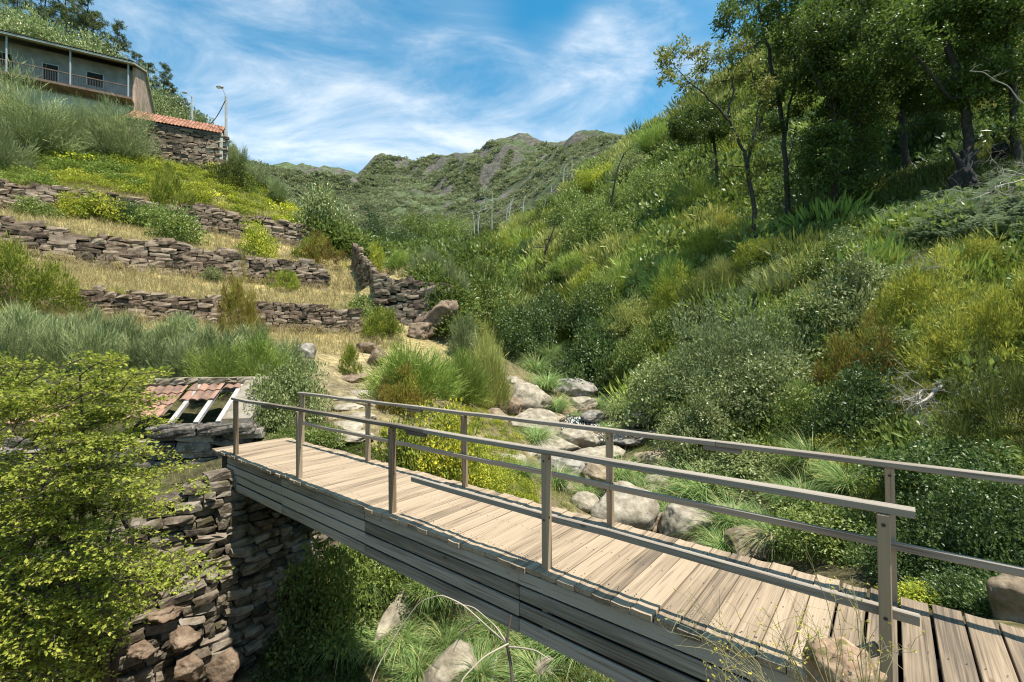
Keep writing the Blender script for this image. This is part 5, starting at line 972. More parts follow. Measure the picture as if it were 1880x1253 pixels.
# ------------------------------------------------------------------ oaks
def star_tufts(mb, C, nl, ll, rad, rnd0=.5):
    for c in C:
        n = nl; d = rdir(n, .25); leaves(mb, c+d*rng.uniform(.1, 1, (n, 1))*rad, unit(d+rng.normal(0, .5, (n, 3))), unit(rdir(n)*.6+np.array([0, 0, .8])), ll*rng.uniform(.6, 1.25, n), ll*.5*rng.uniform(.7, 1.2, n), np.clip(rng.normal(rnd0, .22, n), 0, 1))
def oak(label, Y, limbs, clusters, mat='oak', dens=1.0, ll=.18, depth=1.7, twig=True, bark=None, cat='oak tree', name='oak_tree'):
    """limbs: [(radius0, radius1, [(px, py, dY), ...])]; clusters: [(px, py, rpx)]"""
    b = P(limbs[0][2][0][0], limbs[0][2][0][1], Y); g = float(H(b[0], b[1])); b[2] = min(b[2], g)
    root = empty(name, tuple(b)); tag(root, label, cat)
    nodes = []
    for li, (r0, r1, pts) in enumerate(limbs):
        Q = np.array([P(a, c, Y+d) for a, c, d in pts])
        if li == 0: Q[0] = b-np.array([0, 0, .4])
        n = max(5, 4*len(Q)); t = np.linspace(0, len(Q)-1, n); S = np.stack([np.interp(t, np.arange(len(Q)), Q[:, k]) for k in range(3)], 1)
        for _ in range(2): S[1:-1] = (S[:-2]+S[1:-1]*2+S[2:])/4
        S[1:-1] += rng.normal(0, .05, S[1:-1].shape); rr = np.linspace(r0, r1, n)*.78
        if li == 0: rr[0] *= 1.5; rr[1] *= 1.12
        tube(MB(), S-b, rr, 9 if li == 0 else 7).build('trunk' if li == 0 else 'limb', bark or M_bark, root, smooth=True); nodes += [(s, r) for s, r in zip(S, rr)]
    nodes_p = np.array([s for s, r in nodes]); ml = MB(); mt = MB()
    for (px, py, r) in clusters:
        R = r/F*Y; dd = rng.uniform(-depth, depth); c = P(px, py, Y+dd)
        nt_ = max(4, int(24*dens*(R/1.0)**2)); C = c+rdir(nt_)*R*rng.uniform(.25, 1.0, (nt_, 1))**.7*np.array([1, 1.3, .75])
        star_tufts(ml, C-b, int(20), ll*1.22, .30*max(.8, min(1.3, R)), rng.uniform(.3, .7))
        j = np.argmin(np.linalg.norm(nodes_p-c, axis=1)); s = nodes_p[j]; rb = min(.05, nodes[j][1]*.6)
        if twig:
            m = (s+c)/2+rng.normal(0, .2, 3); tube(ml, [s-b, m-b, c-b], [rb, rb*.7, rb*.35], 5, None, 1, cap=False)
            for q in C[:min(nt_, 14)]: tube(ml, [c-b, (c+q)/2-b+rng.normal(0, .06, 3), q-b], [rb*.35, .012, .006], 3, None, 1, cap=False)
    ml.build('crown', [V_[mat], bark or M_bark], root)
    return root
def scat(n, x0, x1, y0, y1, r0, r1): return [(rng.uniform(x0, x1), rng.uniform(y0, y1), rng.uniform(r0, r1)) for _ in range(n)]
oak('slender front oak leaning towards the valley with sparse tan tinged leaves', 29, [(.20, .13, [(1392, 456, 0), (1384, 390, 0), (1372, 300, 0), (1364, 275, 0)]), (.12, .035, [(1364, 275, 0), (1335, 215, -.5), (1295, 178, -1), (1245, 130, -1.2)]), (.10, .03, [(1335, 215, -.5), (1350, 150, -.2), (1318, 100, 0)]), (.12, .03, [(1372, 300, 0), (1386, 240, .5), (1396, 190, .8), (1376, 110, 1)]), (.05, .02, [(1375, 310, 0), (1340, 303, -.8), (1295, 300, -1.5)]), (.07, .02, [(1386, 240, .5), (1410, 200, 1), (1420, 150, 1.2)])],
    [(1222, 122, 26), (1245, 96, 26), (1285, 92, 22), (1305, 110, 28), (1340, 100, 30), (1365, 95, 28), (1225, 150, 20), (1262, 150, 24), (1290, 135, 22), (1320, 150, 22), (1355, 140, 24), (1380, 130, 26), (1395, 190, 22), (1405, 235, 24), (1385, 265, 20), (1410, 160, 22), (1215, 105, 16), (1330, 190, 18), (1405, 300, 24), (1380, 330, 18), (1300, 300, 14), (1345, 245, 14)], 'oakt', .9)
oak('little round crowned oak alone on the bright slope', 48, [(.26, .16, [(1316, 312, 0), (1314, 280, 0), (1308, 250, 0)]), (.12, .05, [(1308, 250, 0), (1280, 225, .5)]), (.12, .05, [(1308, 250, 0), (1325, 220, -.5)])], [(1248, 232, 24), (1272, 215, 24), (1300, 208, 26), (1325, 222, 24), (1335, 245, 20), (1280, 250, 24), (1310, 240, 26), (1260, 255, 18), (1240, 250, 16)], 'oak', 1.3, ll=.22)
oak('tall straight oak with ivy green crown just behind the slender front oak', 30.5, [(.24, .10, [(1452, 432, 0), (1446, 350, 0), (1438, 240, 0), (1428, 160, .3), (1400, 60, .5), (1390, -20, .5)]), (.11, .04, [(1444, 240, 0), (1462, 120, .5), (1442, 20, .8), (1440, -60, 1)]), (.07, .03, [(1428, 160, .3), (1390, 110, -.5), (1345, 60, -1)]), (.06, .02, [(1446, 330, 0), (1452, 270, -.8), (1462, 230, -1)])],
    [(1338, 32, 30), (1325, 58, 18), (1350, 5, 30), (1390, 35, 38), (1385, 72, 26), (1365, 60, 22), (1430, 20, 40), (1450, 65, 36), (1425, 105, 32), (1480, 30, 40), (1485, 95, 36), (1402, 150, 26), (1440, 165, 30), (1415, 190, 22), (1470, 200, 24), (1500, 60, 36), (1440, -20, 40), (1380, -20, 40), (1425, 235, 18), (1460, 330, 16)], 'oak', 1.2)
oak('pale barked oak with a dense dark crown rooted in deep shade', 28, [(.27, .12, [(1535, 412, 0), (1535, 330, 0), (1532, 210, 0), (1520, 130, 0), (1502, 60, 0), (1495, -30, 0)]), (.12, .04, [(1533, 220, 0), (1550, 120, .5), (1545, 0, .8)]), (.10, .03, [(1532, 210, 0), (1500, 150, -1), (1470, 90, -1.4)]), (.09, .03, [(1534, 260, 0), (1580, 190, -1), (1610, 130, -1)])],
    scat(14, 1500, 1620, -20, 150, 34, 52)+scat(12, 1495, 1620, 150, 330, 28, 42)+[(1490, 300, 30), (1560, 350, 34), (1600, 330, 30), (1520, 250, 34), (1590, 250, 36), (1575, 300, 34)], 'oak', 1.3)
oak('dark oak with a leaning forked trunk deep in the grove', 33, [(.30, .12, [(1662, 300, 0), (1655, 200, 0), (1635, 120, 0), (1620, 40, 0), (1605, -40, 0)]), (.12, .04, [(1650, 180, 0), (1690, 90, .5), (1700, 0, .5)])], scat(20, 1590, 1720, -30, 170, 36, 56)+scat(8, 1600, 1720, 160, 250, 28, 40), 'oak', 1.2)
oak('straight trunked oak beside the fallen branch', 35, [(.34, .16, [(1722, 272, 0), (1719, 200, 0), (1712, 100, 0), (1700, 0, 0)]), (.12, .05, [(1716, 170, 0), (1750, 90, 0), (1760, 20, 0)])], scat(14, 1680, 1800, -20, 120, 40, 56)+scat(6, 1690, 1780, 120, 190, 28, 40), 'oak', 1.2)
oak('thick leaning oak rising behind the charred stump', 25, [(.33, .16, [(1788, 300, 0), (1778, 230, 0), (1758, 150, 0), (1738, 70, 0), (1705, -30, 0)]), (.13, .05, [(1772, 205, 0), (1700, 130, -.8), (1640, 60, -1)]), (.10, .04, [(1758, 150, 0), (1810, 80, .5), (1840, 10, .5)])], scat(20, 1640, 1830, -20, 130, 32, 52)+scat(6, 1700, 1830, 110, 190, 26, 36), 'oak', 1.1)
oak('oak at the edge of the grove with dark hanging boughs', 23.5, [(.26, .14, [(1866, 205, 0), (1860, 150, 0), (1848, 60, 0), (1830, -40, 0)]), (.08, .03, [(1860, 150, 0), (1815, 110, -.6), (1790, 90, -1)])], scat(14, 1800, 1920, -20, 140, 32, 50)+[(1830, 200, 26), (1860, 235, 30), (1820, 170, 26)], 'oak', 1.1)
# more canopy further up the slope behind the grove
for i, (px, py, Y, lab) in enumerate([(1600, 250, 42, 'young oak between the pale barked oak and the forked oak'), (1800, 190, 40, 'young oak behind the thick leaning oak'), (1680, 200, 46, 'young oak on the slope above the forked oak')]):
    oak(lab, Y, [(.22, .08, [(px, py, 0), (px+4, py-90, 0), (px-6, py-170, 0)])], scat(12, px-60, px+60, py-210, py-60, 24, 36), 'oak', 1.0, ll=.2, name='young_oak')

# ------------------------------------------------------------------ pines on the left hill
def pine_mesh(seed, hgt=12.0):
    mt = MB(); ml = MB(); n = 12; z = np.linspace(0, hgt, n); ax = np.stack([np.cumsum(rng.normal(0, .07, n)), np.cumsum(rng.normal(0, .07, n)), z], 1); tube(mt, ax, np.linspace(.2, .03, n), 7)
    nb = 46
    for i in range(nb):
        t = rng.uniform(.28, .99); b = np.array([np.interp(t*hgt, z, ax[:, k]) for k in range(3)]); L = (1-t)**.65*3.0*rng.uniform(.55, 1.2)+.4; a = rng.uniform(0, 6.28); d = np.array([math.cos(a), math.sin(a), rng.uniform(-.05, .45)])
        e_ = b+d*L+np.array([0, 0, .12*L]); tube(mt, [b, (b+e_)/2-np.array([0, 0, .06*L]), e_], [.045, .03, .012], 4, cap=False)
        m = int(5+L*4)
        for k in range(m):
            u = rng.uniform(.35, 1.05); c = b+(e_-b)*u+rng.normal(0, .22, 3)*np.array([1, 1, .5]); q = 13; dd = rdir(q, .6); leaves(ml, np.tile(c, (q, 1)), dd, rdir(q), rng.uniform(.3, .55, q), .06, np.clip(rng.normal(.5, .25, q), 0, 1))
    return mt.mesh('pine_trunk', M_bark, True), ml.mesh('pine_crown', V_['pine'])
PN = [pine_mesh(i) for i in range(3)]
def pine(px, py, Y, hpx, lab, k):
    b = P(px, py, Y); g = float(H(b[0], b[1])); top = P(px, py-hpx, Y)[2]; b[2] = g-.2; h = top-b[2]; r = empty('pine_tree', tuple(b), rng.uniform(0, 6)); s = h/12; r.scale = (s*.95, s*.95, s)
    link('trunk', PN[k][0], parent=r); link('crown', PN[k][1], parent=r); tag(r, lab, 'pine tree', 'pines on the hill above the house')
for i, (px, py, Y, hp, lab) in enumerate([(30, 90, 66, 120, 'pine at the hilltop edge over the veranda roof'), (82, 90, 64, 130, 'tall pine with a bare lower trunk above the veranda middle'), (118, 100, 66, 125, 'dense pine cut by the top edge over the house'), (150, 130, 62, 150, 'tallest dark pine above the house'), (175, 140, 66, 120, 'pine leaning beside the tallest dark pine'), (218, 150, 66, 108, 'lone bushy pine standing above the roof corner'), (250, 190, 64, 95, 'pine just above the gable of the house'), (275, 205, 64, 90, 'slim pine behind the outbuilding roof'), (300, 215, 62, 95, 'round topped pine on the hill behind the orange roof'), (320, 230, 62, 72, 'low pine at the end of the hill row'), (338, 236, 64, 56, 'smallest pine near the distant street lamp'), (200, 175, 72, 95, 'distant pine between the tallest and the bushy pine'), (60, 110, 74, 95, 'distant pine filling the gap above the veranda')]): pine(px, py, Y, hp, lab, i % 3)
for i, (px, py, w_, h_, Y) in enumerate([(40, 80, 110, 70, 56), (110, 105, 120, 75, 57), (180, 150, 110, 80, 57), (235, 190, 90, 80, 57), (290, 225, 90, 70, 57), (335, 240, 60, 50, 58), (370, 250, 50, 46, 60), (20, 60, 90, 60, 60), (262, 225, 70, 60, 55)]):
    shrub('bigbush', 'gray', px, py, w_, h_, Y, ['pale oak scrub over the veranda roof', 'oak scrub under the dense pine', 'oak scrub under the tallest pine', 'oak scrub beside the house gable', 'oak scrub behind the orange roof', 'oak scrub near the distant street lamp', 'outermost scrub on the hill skyline', 'oak scrub at the hilltop edge', 'scrub at the foot of the slim pine'][i], 'scrub under the hill pines', 'oak_scrub')
# ================================================================== ground cover (uncountable) as single objects
def poly_samples(pl, n):
    pl = np.array(pl, float); x0, y0 = pl.min(0); x1, y1 = pl.max(0); out = []
    while len(out) < n:
        x = rng.uniform(x0, x1, 4*n); y = rng.uniform(y0, y1, 4*n); ins = np.zeros(4*n, bool); j = len(pl)-1
        for i in range(len(pl)):
            c = ((pl[i, 1] > y) != (pl[j, 1] > y)) & (x < (pl[j, 0]-pl[i, 0])*(y-pl[i, 1])/(pl[j, 1]-pl[i, 1]+1e-12)+pl[i, 0]); ins ^= c; j = i
        out += list(zip(x[ins], y[ins]))
    return out[:n]
def hits(pts, y0=3.0, y1=620.0):
    """ground points seen through many photograph pixels"""
    pts = np.array(pts); d = RR*((pts[:, :1]-940)/F)+UU*((626.5-pts[:, 1:])/F)+FW; d = d/d[:, 1:2]; n = len(pts); res = np.full((n, 3), np.nan); live = np.arange(n)
    for Y in np.geomspace(y0, y1, 700):
        q = d[live]*Y; z = q[:, 2]+HC; g = H(q[:, 0], q[:, 1]); b = z < g
        if b.any(): h = live[b]; res[h] = np.stack([q[b, 0], q[b, 1], g[b]], 1); live = live[~b]
        if not len(live): break
    return res[~np.isnan(res[:, 0])]
def clump(n, ll, lw, r=1.0, up=.3):
    d = rdir(n, .4); d[:, 2] = np.abs(d[:, 2]); p = d*rng.uniform(.45, 1.0, (n, 1))*np.array([1, 1, .85]); mb = MB()
    leaves(mb, p, unit(d+rdir(n)*.8+np.array([0, 0, up])), unit(d+rdir(n)*.5+np.array([0, 0, .5])), ll*rng.uniform(.6, 1.3, n), lw*rng.uniform(.7, 1.2, n)); return mb.ch[0]
def plume(n, l0, l1, w_):
    mb = MB(); d = rdir(n, .3); d[:, 2] = np.abs(d[:, 2]); lump = 1+.5*vn3(d*2.2+rng.uniform(0, 9, 3)); b = d*(rng.uniform(.45, .85, n)*lump)[:, None]*np.array([1, 1, .75]); needles(mb, b, unit(d*.7+np.array([0, 0, .6])+rng.normal(0, .3, (n, 3))), rng.uniform(l0, l1, n), w_*rng.uniform(.6, 1.4, n), np.clip(.5+lump*.0+rng.normal(0, .25, n), 0, 1)); return mb.ch[0]
def scatter(name, mat, pts, size, tmpl, zs=(.7, 1.2), label=None, tone=None, mats=None):
    mb = MB(); n = len(pts); k = rng.integers(0, len(tmpl), n); size = np.broadcast_to(size, (n,)); tone = rng.random(n) if tone is None else tone
    for t in range(len(tmpl)):
        m = np.nonzero(k == t)[0]
        if not len(m): continue
        V, Fq, r, _ = tmpl[t]; Rm = rotz(rng.uniform(0, 6.28, len(m))); S = np.stack([size[m], size[m]*rng.uniform(.8, 1.25, len(m)), size[m]*rng.uniform(*zs, len(m))], 1)
        W = np.einsum('nij,nvj->nvi', Rm, V[None]*S[:, None])+pts[m][:, None]
        rr = np.clip(r[None]*.5+tone[m][:, None]*.5, 0, 1)
        mb.add(W.reshape(-1, 3), (Fq[None]+np.arange(len(m))[:, None, None]*len(V)).reshape(-1, Fq.shape[1]), rr.ravel())
    o = mb.build(name, V_[mat]); tag(o, label, None, None, 'stuff'); return o
CL = [clump(230, .19, .11) for _ in range(6)]; PLM = [plume(260, .22, .48, .05) for _ in range(6)]; CLF = [clump(34, .6, .4) for _ in range(5)]
RS = [(835, 575), (850, 470), (905, 432), (1000, 387), (1130, 276), (1240, 203), (1320, 133), (1430, 45), (1500, -40), (2250, -40), (2250, 1000), (1620, 930), (1450, 850), (1250, 790), (1165, 735), (1090, 680), (985, 640), (900, 650)]
pr = hits(poly_samples(RS, 7600)); prx = np.array([pix(p) for p in pr]); mos = fbm2(prx[:, 0]/95, prx[:, 1]/70, 3)+rng.normal(0, .09, len(pr)); mo2 = fbm2(prx[:, 0]/60+31, prx[:, 1]/50+7, 3)
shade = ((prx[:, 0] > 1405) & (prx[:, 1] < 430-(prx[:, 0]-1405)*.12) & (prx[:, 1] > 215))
szp = np.clip(np.exp(rng.normal(3.42, .38, len(pr)))*pr[:, 1]/F, .25, 3.6)
pr = pr-np.array([0, 0, 1])*szp[:, None]*.12
sh_ = shade & (rng.random(len(pr)) < .9); scatter('undergrowth', 'dark', pr[sh_], szp[sh_]*.8, CL, label='ivy and bramble undergrowth coloured dark for the shade of the oak grove')  # dark leaf colour painted in as the grove's shade on the ground
pr = pr[~sh_]; szp = szp[~sh_]; mos = mos[~sh_]
dk_ = (rng.random(len(pr)) < .17) & (mo2[~sh_] > -.05); scatter('undergrowth', 'heathd', pr[dk_], szp[dk_]*1.1, PLM, label='dark heath clumps among the scrub on the slope across the stream'); pr = pr[~dk_]; szp = szp[~dk_]; mos = mos[~dk_]
sel = [(mos < -.10), (mos >= -.10) & (mos < .0), (mos >= .0) & (mos < .10), (mos >= .10)]
scatter('undergrowth', 'leaf', pr[sel[0]], szp[sel[0]], CL, label='dark leafy undergrowth patches on the steep slope across the stream')
scatter('undergrowth', 'broomg', pr[sel[1]], szp[sel[1]]*.9, PLM, label='fresh green broom scrub covering the steep slope across the stream')
scatter('undergrowth', 'heath', pr[sel[2]], szp[sel[2]]*.85, PLM, label='yellowish heath scrub scattered over the slope across the stream')
scatter('undergrowth', 'olive', pr[sel[3]], szp[sel[3]]*.9, PLM, label='olive grey heath scrub scattered over the slope across the stream')
# valley floor, back of the terraces, left hill
VS = [(560, 430), (640, 440), (700, 462), (850, 462), (850, 575), (830, 620), (760, 480), (640, 470)]
pv = hits(poly_samples(VS, 520)); sv = np.clip(rng.uniform(22, 46, len(pv))*pv[:, 1]/F, .4, 4)
scatter('undergrowth', 'leaf', pv-np.array([0, 0, .2]), sv, CL, label='leafy scrub filling the valley floor behind the terraces')
LS = [(-20, 60), (120, 95), (200, 140), (290, 200), (340, 220), (410, 265), (410, 300), (330, 260), (240, 210), (-20, 180)]
pl_ = hits(poly_samples(LS, 300), 44); scatter('undergrowth', 'gray', pl_-np.array([0, 0, .2]), np.clip(rng.uniform(22, 44, len(pl_))*pl_[:, 1]/F, .4, 3.5), CL, label='grey green scrub on the hill behind the house')
# mountain heath
V_['far'] = leafmat('mountain_heath', [(.13, .155, .075), (.21, .235, .125), (.30, .32, .19)], trans=.25, k=(1.2, 1.15, 1.1), spec=.1, rough=.8)
FS = [(455, 298), (560, 318), (655, 326), (700, 288), (800, 287), (850, 294), (900, 262), (985, 262), (1035, 272), (1090, 251), (1135, 252), (1140, 300), (1000, 385), (905, 430), (850, 468), (640, 470), (560, 420), (470, 330)]
pf = hits(poly_samples(FS, 15000), 85); gs = np.array([float(H(p[0]+4, p[1])-H(p[0]-4, p[1])) for p in pf]); pf = pf[(pf[:, 1] > 100)]
keep = fbm2(pf[:, 0]/20, pf[:, 1]/20, 4) < .12; pfx = np.array([pix(p) for p in pf]); keep |= fbm2(pf[:, 0]/38, pf[:, 1]/38, 4) < .08+.4*np.clip((720-pfx[:, 0])/150, 0, 1)-.3*np.clip((340-pfx[:, 1])/20, 0, 1)*(pfx[:, 0] < 660); keep &= ~((pfx[:, 0] > 720) & (pfx[:, 0] < 1020) & (pfx[:, 1] < 395) & (fbm2(pf[:, 0]/17+5, pf[:, 1]/17, 4) > .03)); keep |= (pfx[:, 0] > 1025) | (pfx[:, 1] > 405); pf = pf[keep]
scatter('mountain_scrub', 'far', pf-np.array([0, 0, .3]), np.clip(np.exp(rng.normal(1.2, .35, len(pf)))*pf[:, 1]/F, .5, 4), CLF, zs=(.55, 1.0), label='dense grey green heath covering the distant mountain')
# dry grass, herbs and bracken on the terraces
def grass(name, mat, pts, hgt, label, nb=9, wd=.016, lean=(.0, .45), r=.12, droop=.35, seg=2):
    n = len(pts); b = np.repeat(pts, nb, 0); sc = np.repeat(np.broadcast_to(hgt, (n,)), nb); tn = np.repeat(rng.random(n), nb); m = len(b); b = b+rng.normal(0, 1, (m, 3))*np.array([r, r, 0])*1.0; b[:, 2] = H(b[:, 0], b[:, 1])-.02
    mb = MB(); blades(mb, b, rng.uniform(0, 6.28, m), sc*rng.uniform(.5, 1.2, m), rng.uniform(*lean, m), wd*np.clip(b[:, 1]/16, .6, 3)*rng.uniform(.7, 1.3, m), droop=droop, rnd=np.clip(tn*.5+rng.random(m)*.5, 0, 1), seg=seg); return tag(mb.build(name, V_[mat]), label, None, None, 'stuff')
TS = [(-20, 560), (60, 525), (120, 530), (300, 546), (480, 562), (655, 572), (640, 500), (600, 495), (340, 456), (180, 435), (0, 405), (-20, 400), (-20, 330), (200, 362), (400, 390), (520, 410), (620, 440), (600, 500), (660, 560), (690, 590), (820, 500), (740, 470), (700, 500), (690, 590), (740, 640), (650, 650), (480, 640), (300, 620), (150, 600), (100, 585)]
pg = hits(poly_samples([(-20, 300), (600, 420), (640, 470), (660, 560), (720, 600), (745, 640), (640, 655), (480, 640), (300, 622), (100, 600), (-20, 590)], 11000))
col = NC[np.clip(((pg[:, 0]-NX0)/NST).astype(int), 0, NNX-1), np.clip(((pg[:, 1]-NY0)/NST).astype(int), 0, NNY-1)]; isS = col[:, 0] > .24
grass('dry_grass', 'straw', pg[isS], rng.uniform(.22, .5, isS.sum()), 'dry straw coloured grass on the stone terraces', 10)
def walltufts(W, n, hgt, mat, nm, lab, key=2, dY=.25, nb=9):
    Wd = np.array(W, float); t = rng.uniform(0, len(W)-1, n); r = np.stack([np.interp(t, np.arange(len(W)), Wd[:, k]) for k in range(4)], 1); pts = np.array([P(a[0], a[key]+(2 if key == 2 else -3), a[3]+dY) for a in r]); m = n*nb; bb = np.repeat(pts, nb, 0)+rng.normal(0, 1, (m, 3))*np.array([.14, .08, .03])
    mb = MB(); az = rng.normal(-PI/2, 1.1, m); blades(mb, bb, az, rng.uniform(.5, 1.2, m)*hgt, rng.uniform(0, .7, m), .018, droop=rng.uniform(.2, 1.5, m), seg=3); tag(mb.build(nm, V_[mat]), lab, kind='stuff')
for W, nm_ in ((WALL_A, 'lowest'), (WALL_B, 'middle'), (WALL_C, 'uppermost')):
    walltufts(W, 170, .34, 'straw', 'dry_grass', 'dry grass hanging over the top of the %s terrace wall' % nm_); walltufts(W, 130, .55, 'straw', 'dry_grass', 'tall dry grass along the foot of the %s terrace wall' % nm_, 1, -.3); walltufts(W, 60, .4, 'herb', 'meadow', 'green weeds on the %s terrace wall' % nm_, 2, .2)
pe = hits(poly_samples([(690, 505), (740, 470), (810, 480), (822, 515), (740, 512)], 260)); grass('dry_grass', 'straw', pe, .55, 'tall pale dry grass on top of the short retaining wall', 10)
pp_ = hits(poly_samples([(540, 810), (600, 690), (700, 640), (840, 620), (850, 660), (760, 690), (720, 780), (640, 830)], 420)); grass('dry_grass', 'straw', pp_, rng.uniform(.1, .24, len(pp_)), 'short dry grass between the stones of the path', 8, .009)
pn = pg[~isS]; grass('meadow', 'herb', pn[::2], rng.uniform(.25, .5, len(pn[::2])), 'yellow green meadow grass between the terrace walls', 9)
UPs = [(-200, 330), (-200, 180), (120, 240), (300, 280), (440, 300), (520, 360), (620, 430), (600, 445), (400, 385), (200, 355)]
pu = hits(poly_samples(UPs, 3600)); mu = fbm2(pu[:, 0]*.3, pu[:, 1]*.3, 3)
grass('meadow', 'herb', pu, rng.uniform(.3, .6, len(pu)), 'rough yellow green meadow above the uppermost terrace wall', 9)
pbk = hits(poly_samples(UPs, 1500)); mb_ = fbm2(pbk[:, 0]*.35+3, pbk[:, 1]*.35, 3)+rng.normal(0, .07, len(pbk)); szb = rng.uniform(.3, .85, len(pbk))
for lo, hi, mt_, lb_ in ((-.6, -.08, 'broomg', 'fresh green bracken patches on the meadow below the house'), (-.08, .03, 'heath', 'mid green herbs on the meadow below the house'), (.03, .14, 'ygreen', 'yellowish bracken on the meadow below the house')):
    m_ = (mb_ >= lo) & (mb_ < hi); scatter('bracken', mt_, pbk[m_]-np.array([0, 0, .05]), szb[m_], CL, zs=(.5, 1.0), label=lb_)
pw = pu[(fbm2(pu[:, 0]*.5+9, pu[:, 1]*.5, 2) > .13)]; mb = MB(); nfl = len(pw)*3; c = np.repeat(pw, 3, 0)+rng.normal(0, .25, (nfl, 3))*np.array([1, 1, .2])+np.array([0, 0, .5]); leaves(mb, c, rdir(nfl), rdir(nfl, 1), .14, .14); tag(mb.build('ragwort_flowers', V_['flower']), 'scattered yellow flowers in the meadow below the house', kind='stuff')
# ferns on the shaded slope
def frond():
    V = []; Fq = []; n = 11; pos = []; tip = []; ln_ = []
    for i in range(n):
        t = (i+.5)/n; b = np.array([t*.8, 0, 1.15*t-.8*t*t]); l = .30*math.sin(PI*min(1, t*.85+.18))
        for s in (-1, 1): pos.append(b); tip.append([.35, s, -.08]); ln_.append(l)
    mb = MB(); leaves(mb, np.array(pos), np.array(tip, float), np.tile([0, 0, 1.0], (2*n, 1)), np.array(ln_), .085, rng.uniform(.3, .8, 2*n)); return mb.ch[0]
def fernplant():
    Vs = []; Fs = []; r = []; off = 0
    for i in range(7):
        V, Fq, rr, _ = frond(); a = i*.9+rng.normal(0, .2); c, s = math.cos(a), math.sin(a); V = V*rng.uniform(.75, 1.1); V = np.stack([V[:, 0]*c-V[:, 1]*s, V[:, 0]*s+V[:, 1]*c, V[:, 2]*rng.uniform(.8, 2.2)+V[:, 0]*rng.uniform(0, .5)+.1], 1); Vs.append(V); Fs.append(Fq+off); r.append(rr); off += len(V)
    return np.concatenate(Vs), np.concatenate(Fs), np.concatenate(r), 0
FP = [fernplant() for _ in range(5)]
pfn = hits(poly_samples([(1560, 425), (1640, 395), (1760, 372), (2100, 300), (2100, 480), (1780, 470), (1640, 470), (1520, 480)], 760)); scatter('ferns', 'fern', pfn[fbm2(pfn[:, 0]*.5, pfn[:, 1]*.5, 2) > -.12]+np.array([0, 0, .1]), np.clip(rng.uniform(20, 46, (fbm2(pfn[:, 0]*.5, pfn[:, 1]*.5, 2) > -.12).sum())*18/F, .3, 1.0), FP, label='bed of pale green ferns on the slope below the oak grove')
pfm = hits(poly_samples([(1440, 400), (1780, 310), (1890, 270), (1890, 330), (1760, 372), (1640, 395), (1560, 425)], 260)); scatter('ferns', 'heathd', pfm, np.clip(rng.uniform(24, 44, len(pfm))*pfm[:, 1]/F, .4, 1.4), PLM, label='heath and bracken coloured dull and dark for the oak grove shade')  # darker heath colour stands in for shade under the oaks
# stream banks and gorge
BS = [(900, 780), (960, 690), (1080, 690), (1160, 740), (1250, 800), (1480, 850), (1640, 900), (1640, 1040), (1480, 1040), (1300, 1010), (1050, 950), (900, 880)]
pb = hits(poly_samples(BS, 1500)); dS = np.min(np.hypot(pb[:, None, 0]-pp[None, ::3, 0], pb[:, None, 1]-pp[None, ::3, 1])-ww[None, ::3]*.9, 1); pb = pb[dS > .05]
V_['bank'] = leafmat('bank_grass', [(.06, .095, .02), (.13, .18, .035), (.22, .26, .06)], trans=.35)
grass('bank_grass', 'bank', pb, rng.uniform(.16, .42, len(pb)), 'green grass along the stream banks', 12, .012, (.1, .7), .11, .7)
pq = hits(poly_samples([(560, 1080), (700, 1000), (900, 1080), (1180, 1253), (1180, 1330), (480, 1330), (470, 1200)], 700)); pq = pq[pq[:, 2] < -1.2]; grass('bank_grass', 'bank', pq, rng.uniform(.15, .4, len(pq)), 'green grass on the floor of the gorge under the bridge', 12, .010, (.1, .7), .1, .7)
scatter('ivy', 'dark', pq[::3], rng.uniform(.12, .3, len(pq[::3])), CL, label='dark ivy and low plants on the gorge floor')
pr2 = hits(poly_samples([(1500, 990), (1700, 1000), (1890, 960), (1890, 1140), (1800, 1130), (1650, 1085)], 420)); scatter('ivy', 'dark', pr2, rng.uniform(.1, .28, len(pr2)), CL, label='dark ivy and brambles on the bank beside the boardwalk')
pL = hits(poly_samples([(830, 770), (900, 735), (960, 770), (960, 860), (990, 930), (900, 940), (840, 880)], 420)); scatter('undergrowth', 'ygreen', pL[::2], rng.uniform(.1, .28, len(pL[::2])), CL, label='low yellow green herbs on the bank beside the yellow bush'); grass('bank_grass', 'bank', pL, rng.uniform(.15, .4, len(pL)), 'bank grass between the yellow bush and the pale slabs', 10, .012, (.1, .7), .1, .7)
pi_ = hits(poly_samples([(470, 800), (540, 760), (640, 800), (720, 850), (620, 850), (500, 810)], 260)); scatter('ivy', 'leaf', pi_, rng.uniform(.08, .17, len(pi_)), CL, label='ivy and herbs beside the far end of the deck')
pk = hits(poly_samples([(-350, 760), (-350, 560), (100, 600), (480, 640), (560, 660), (540, 760), (470, 720), (200, 720)], 1100)); scatter('undergrowth', 'broom', pk-np.array([0, 0, .1]), rng.uniform(.3, .6, len(pk)), PLM, label='low grey green broom growth between the thicket bushes')
ab = np.array([[*SP(rng.uniform(9.3, 11.5), rng.uniform(-3.2, .2)), 0] for _ in range(420)]); ab[:, 2] = H(ab[:, 0], ab[:, 1]); grass('dry_grass', 'straw', ab, rng.uniform(.08, .22, len(ab)), 'thin dry grass on the crest of the abutment wall', 8, .006)

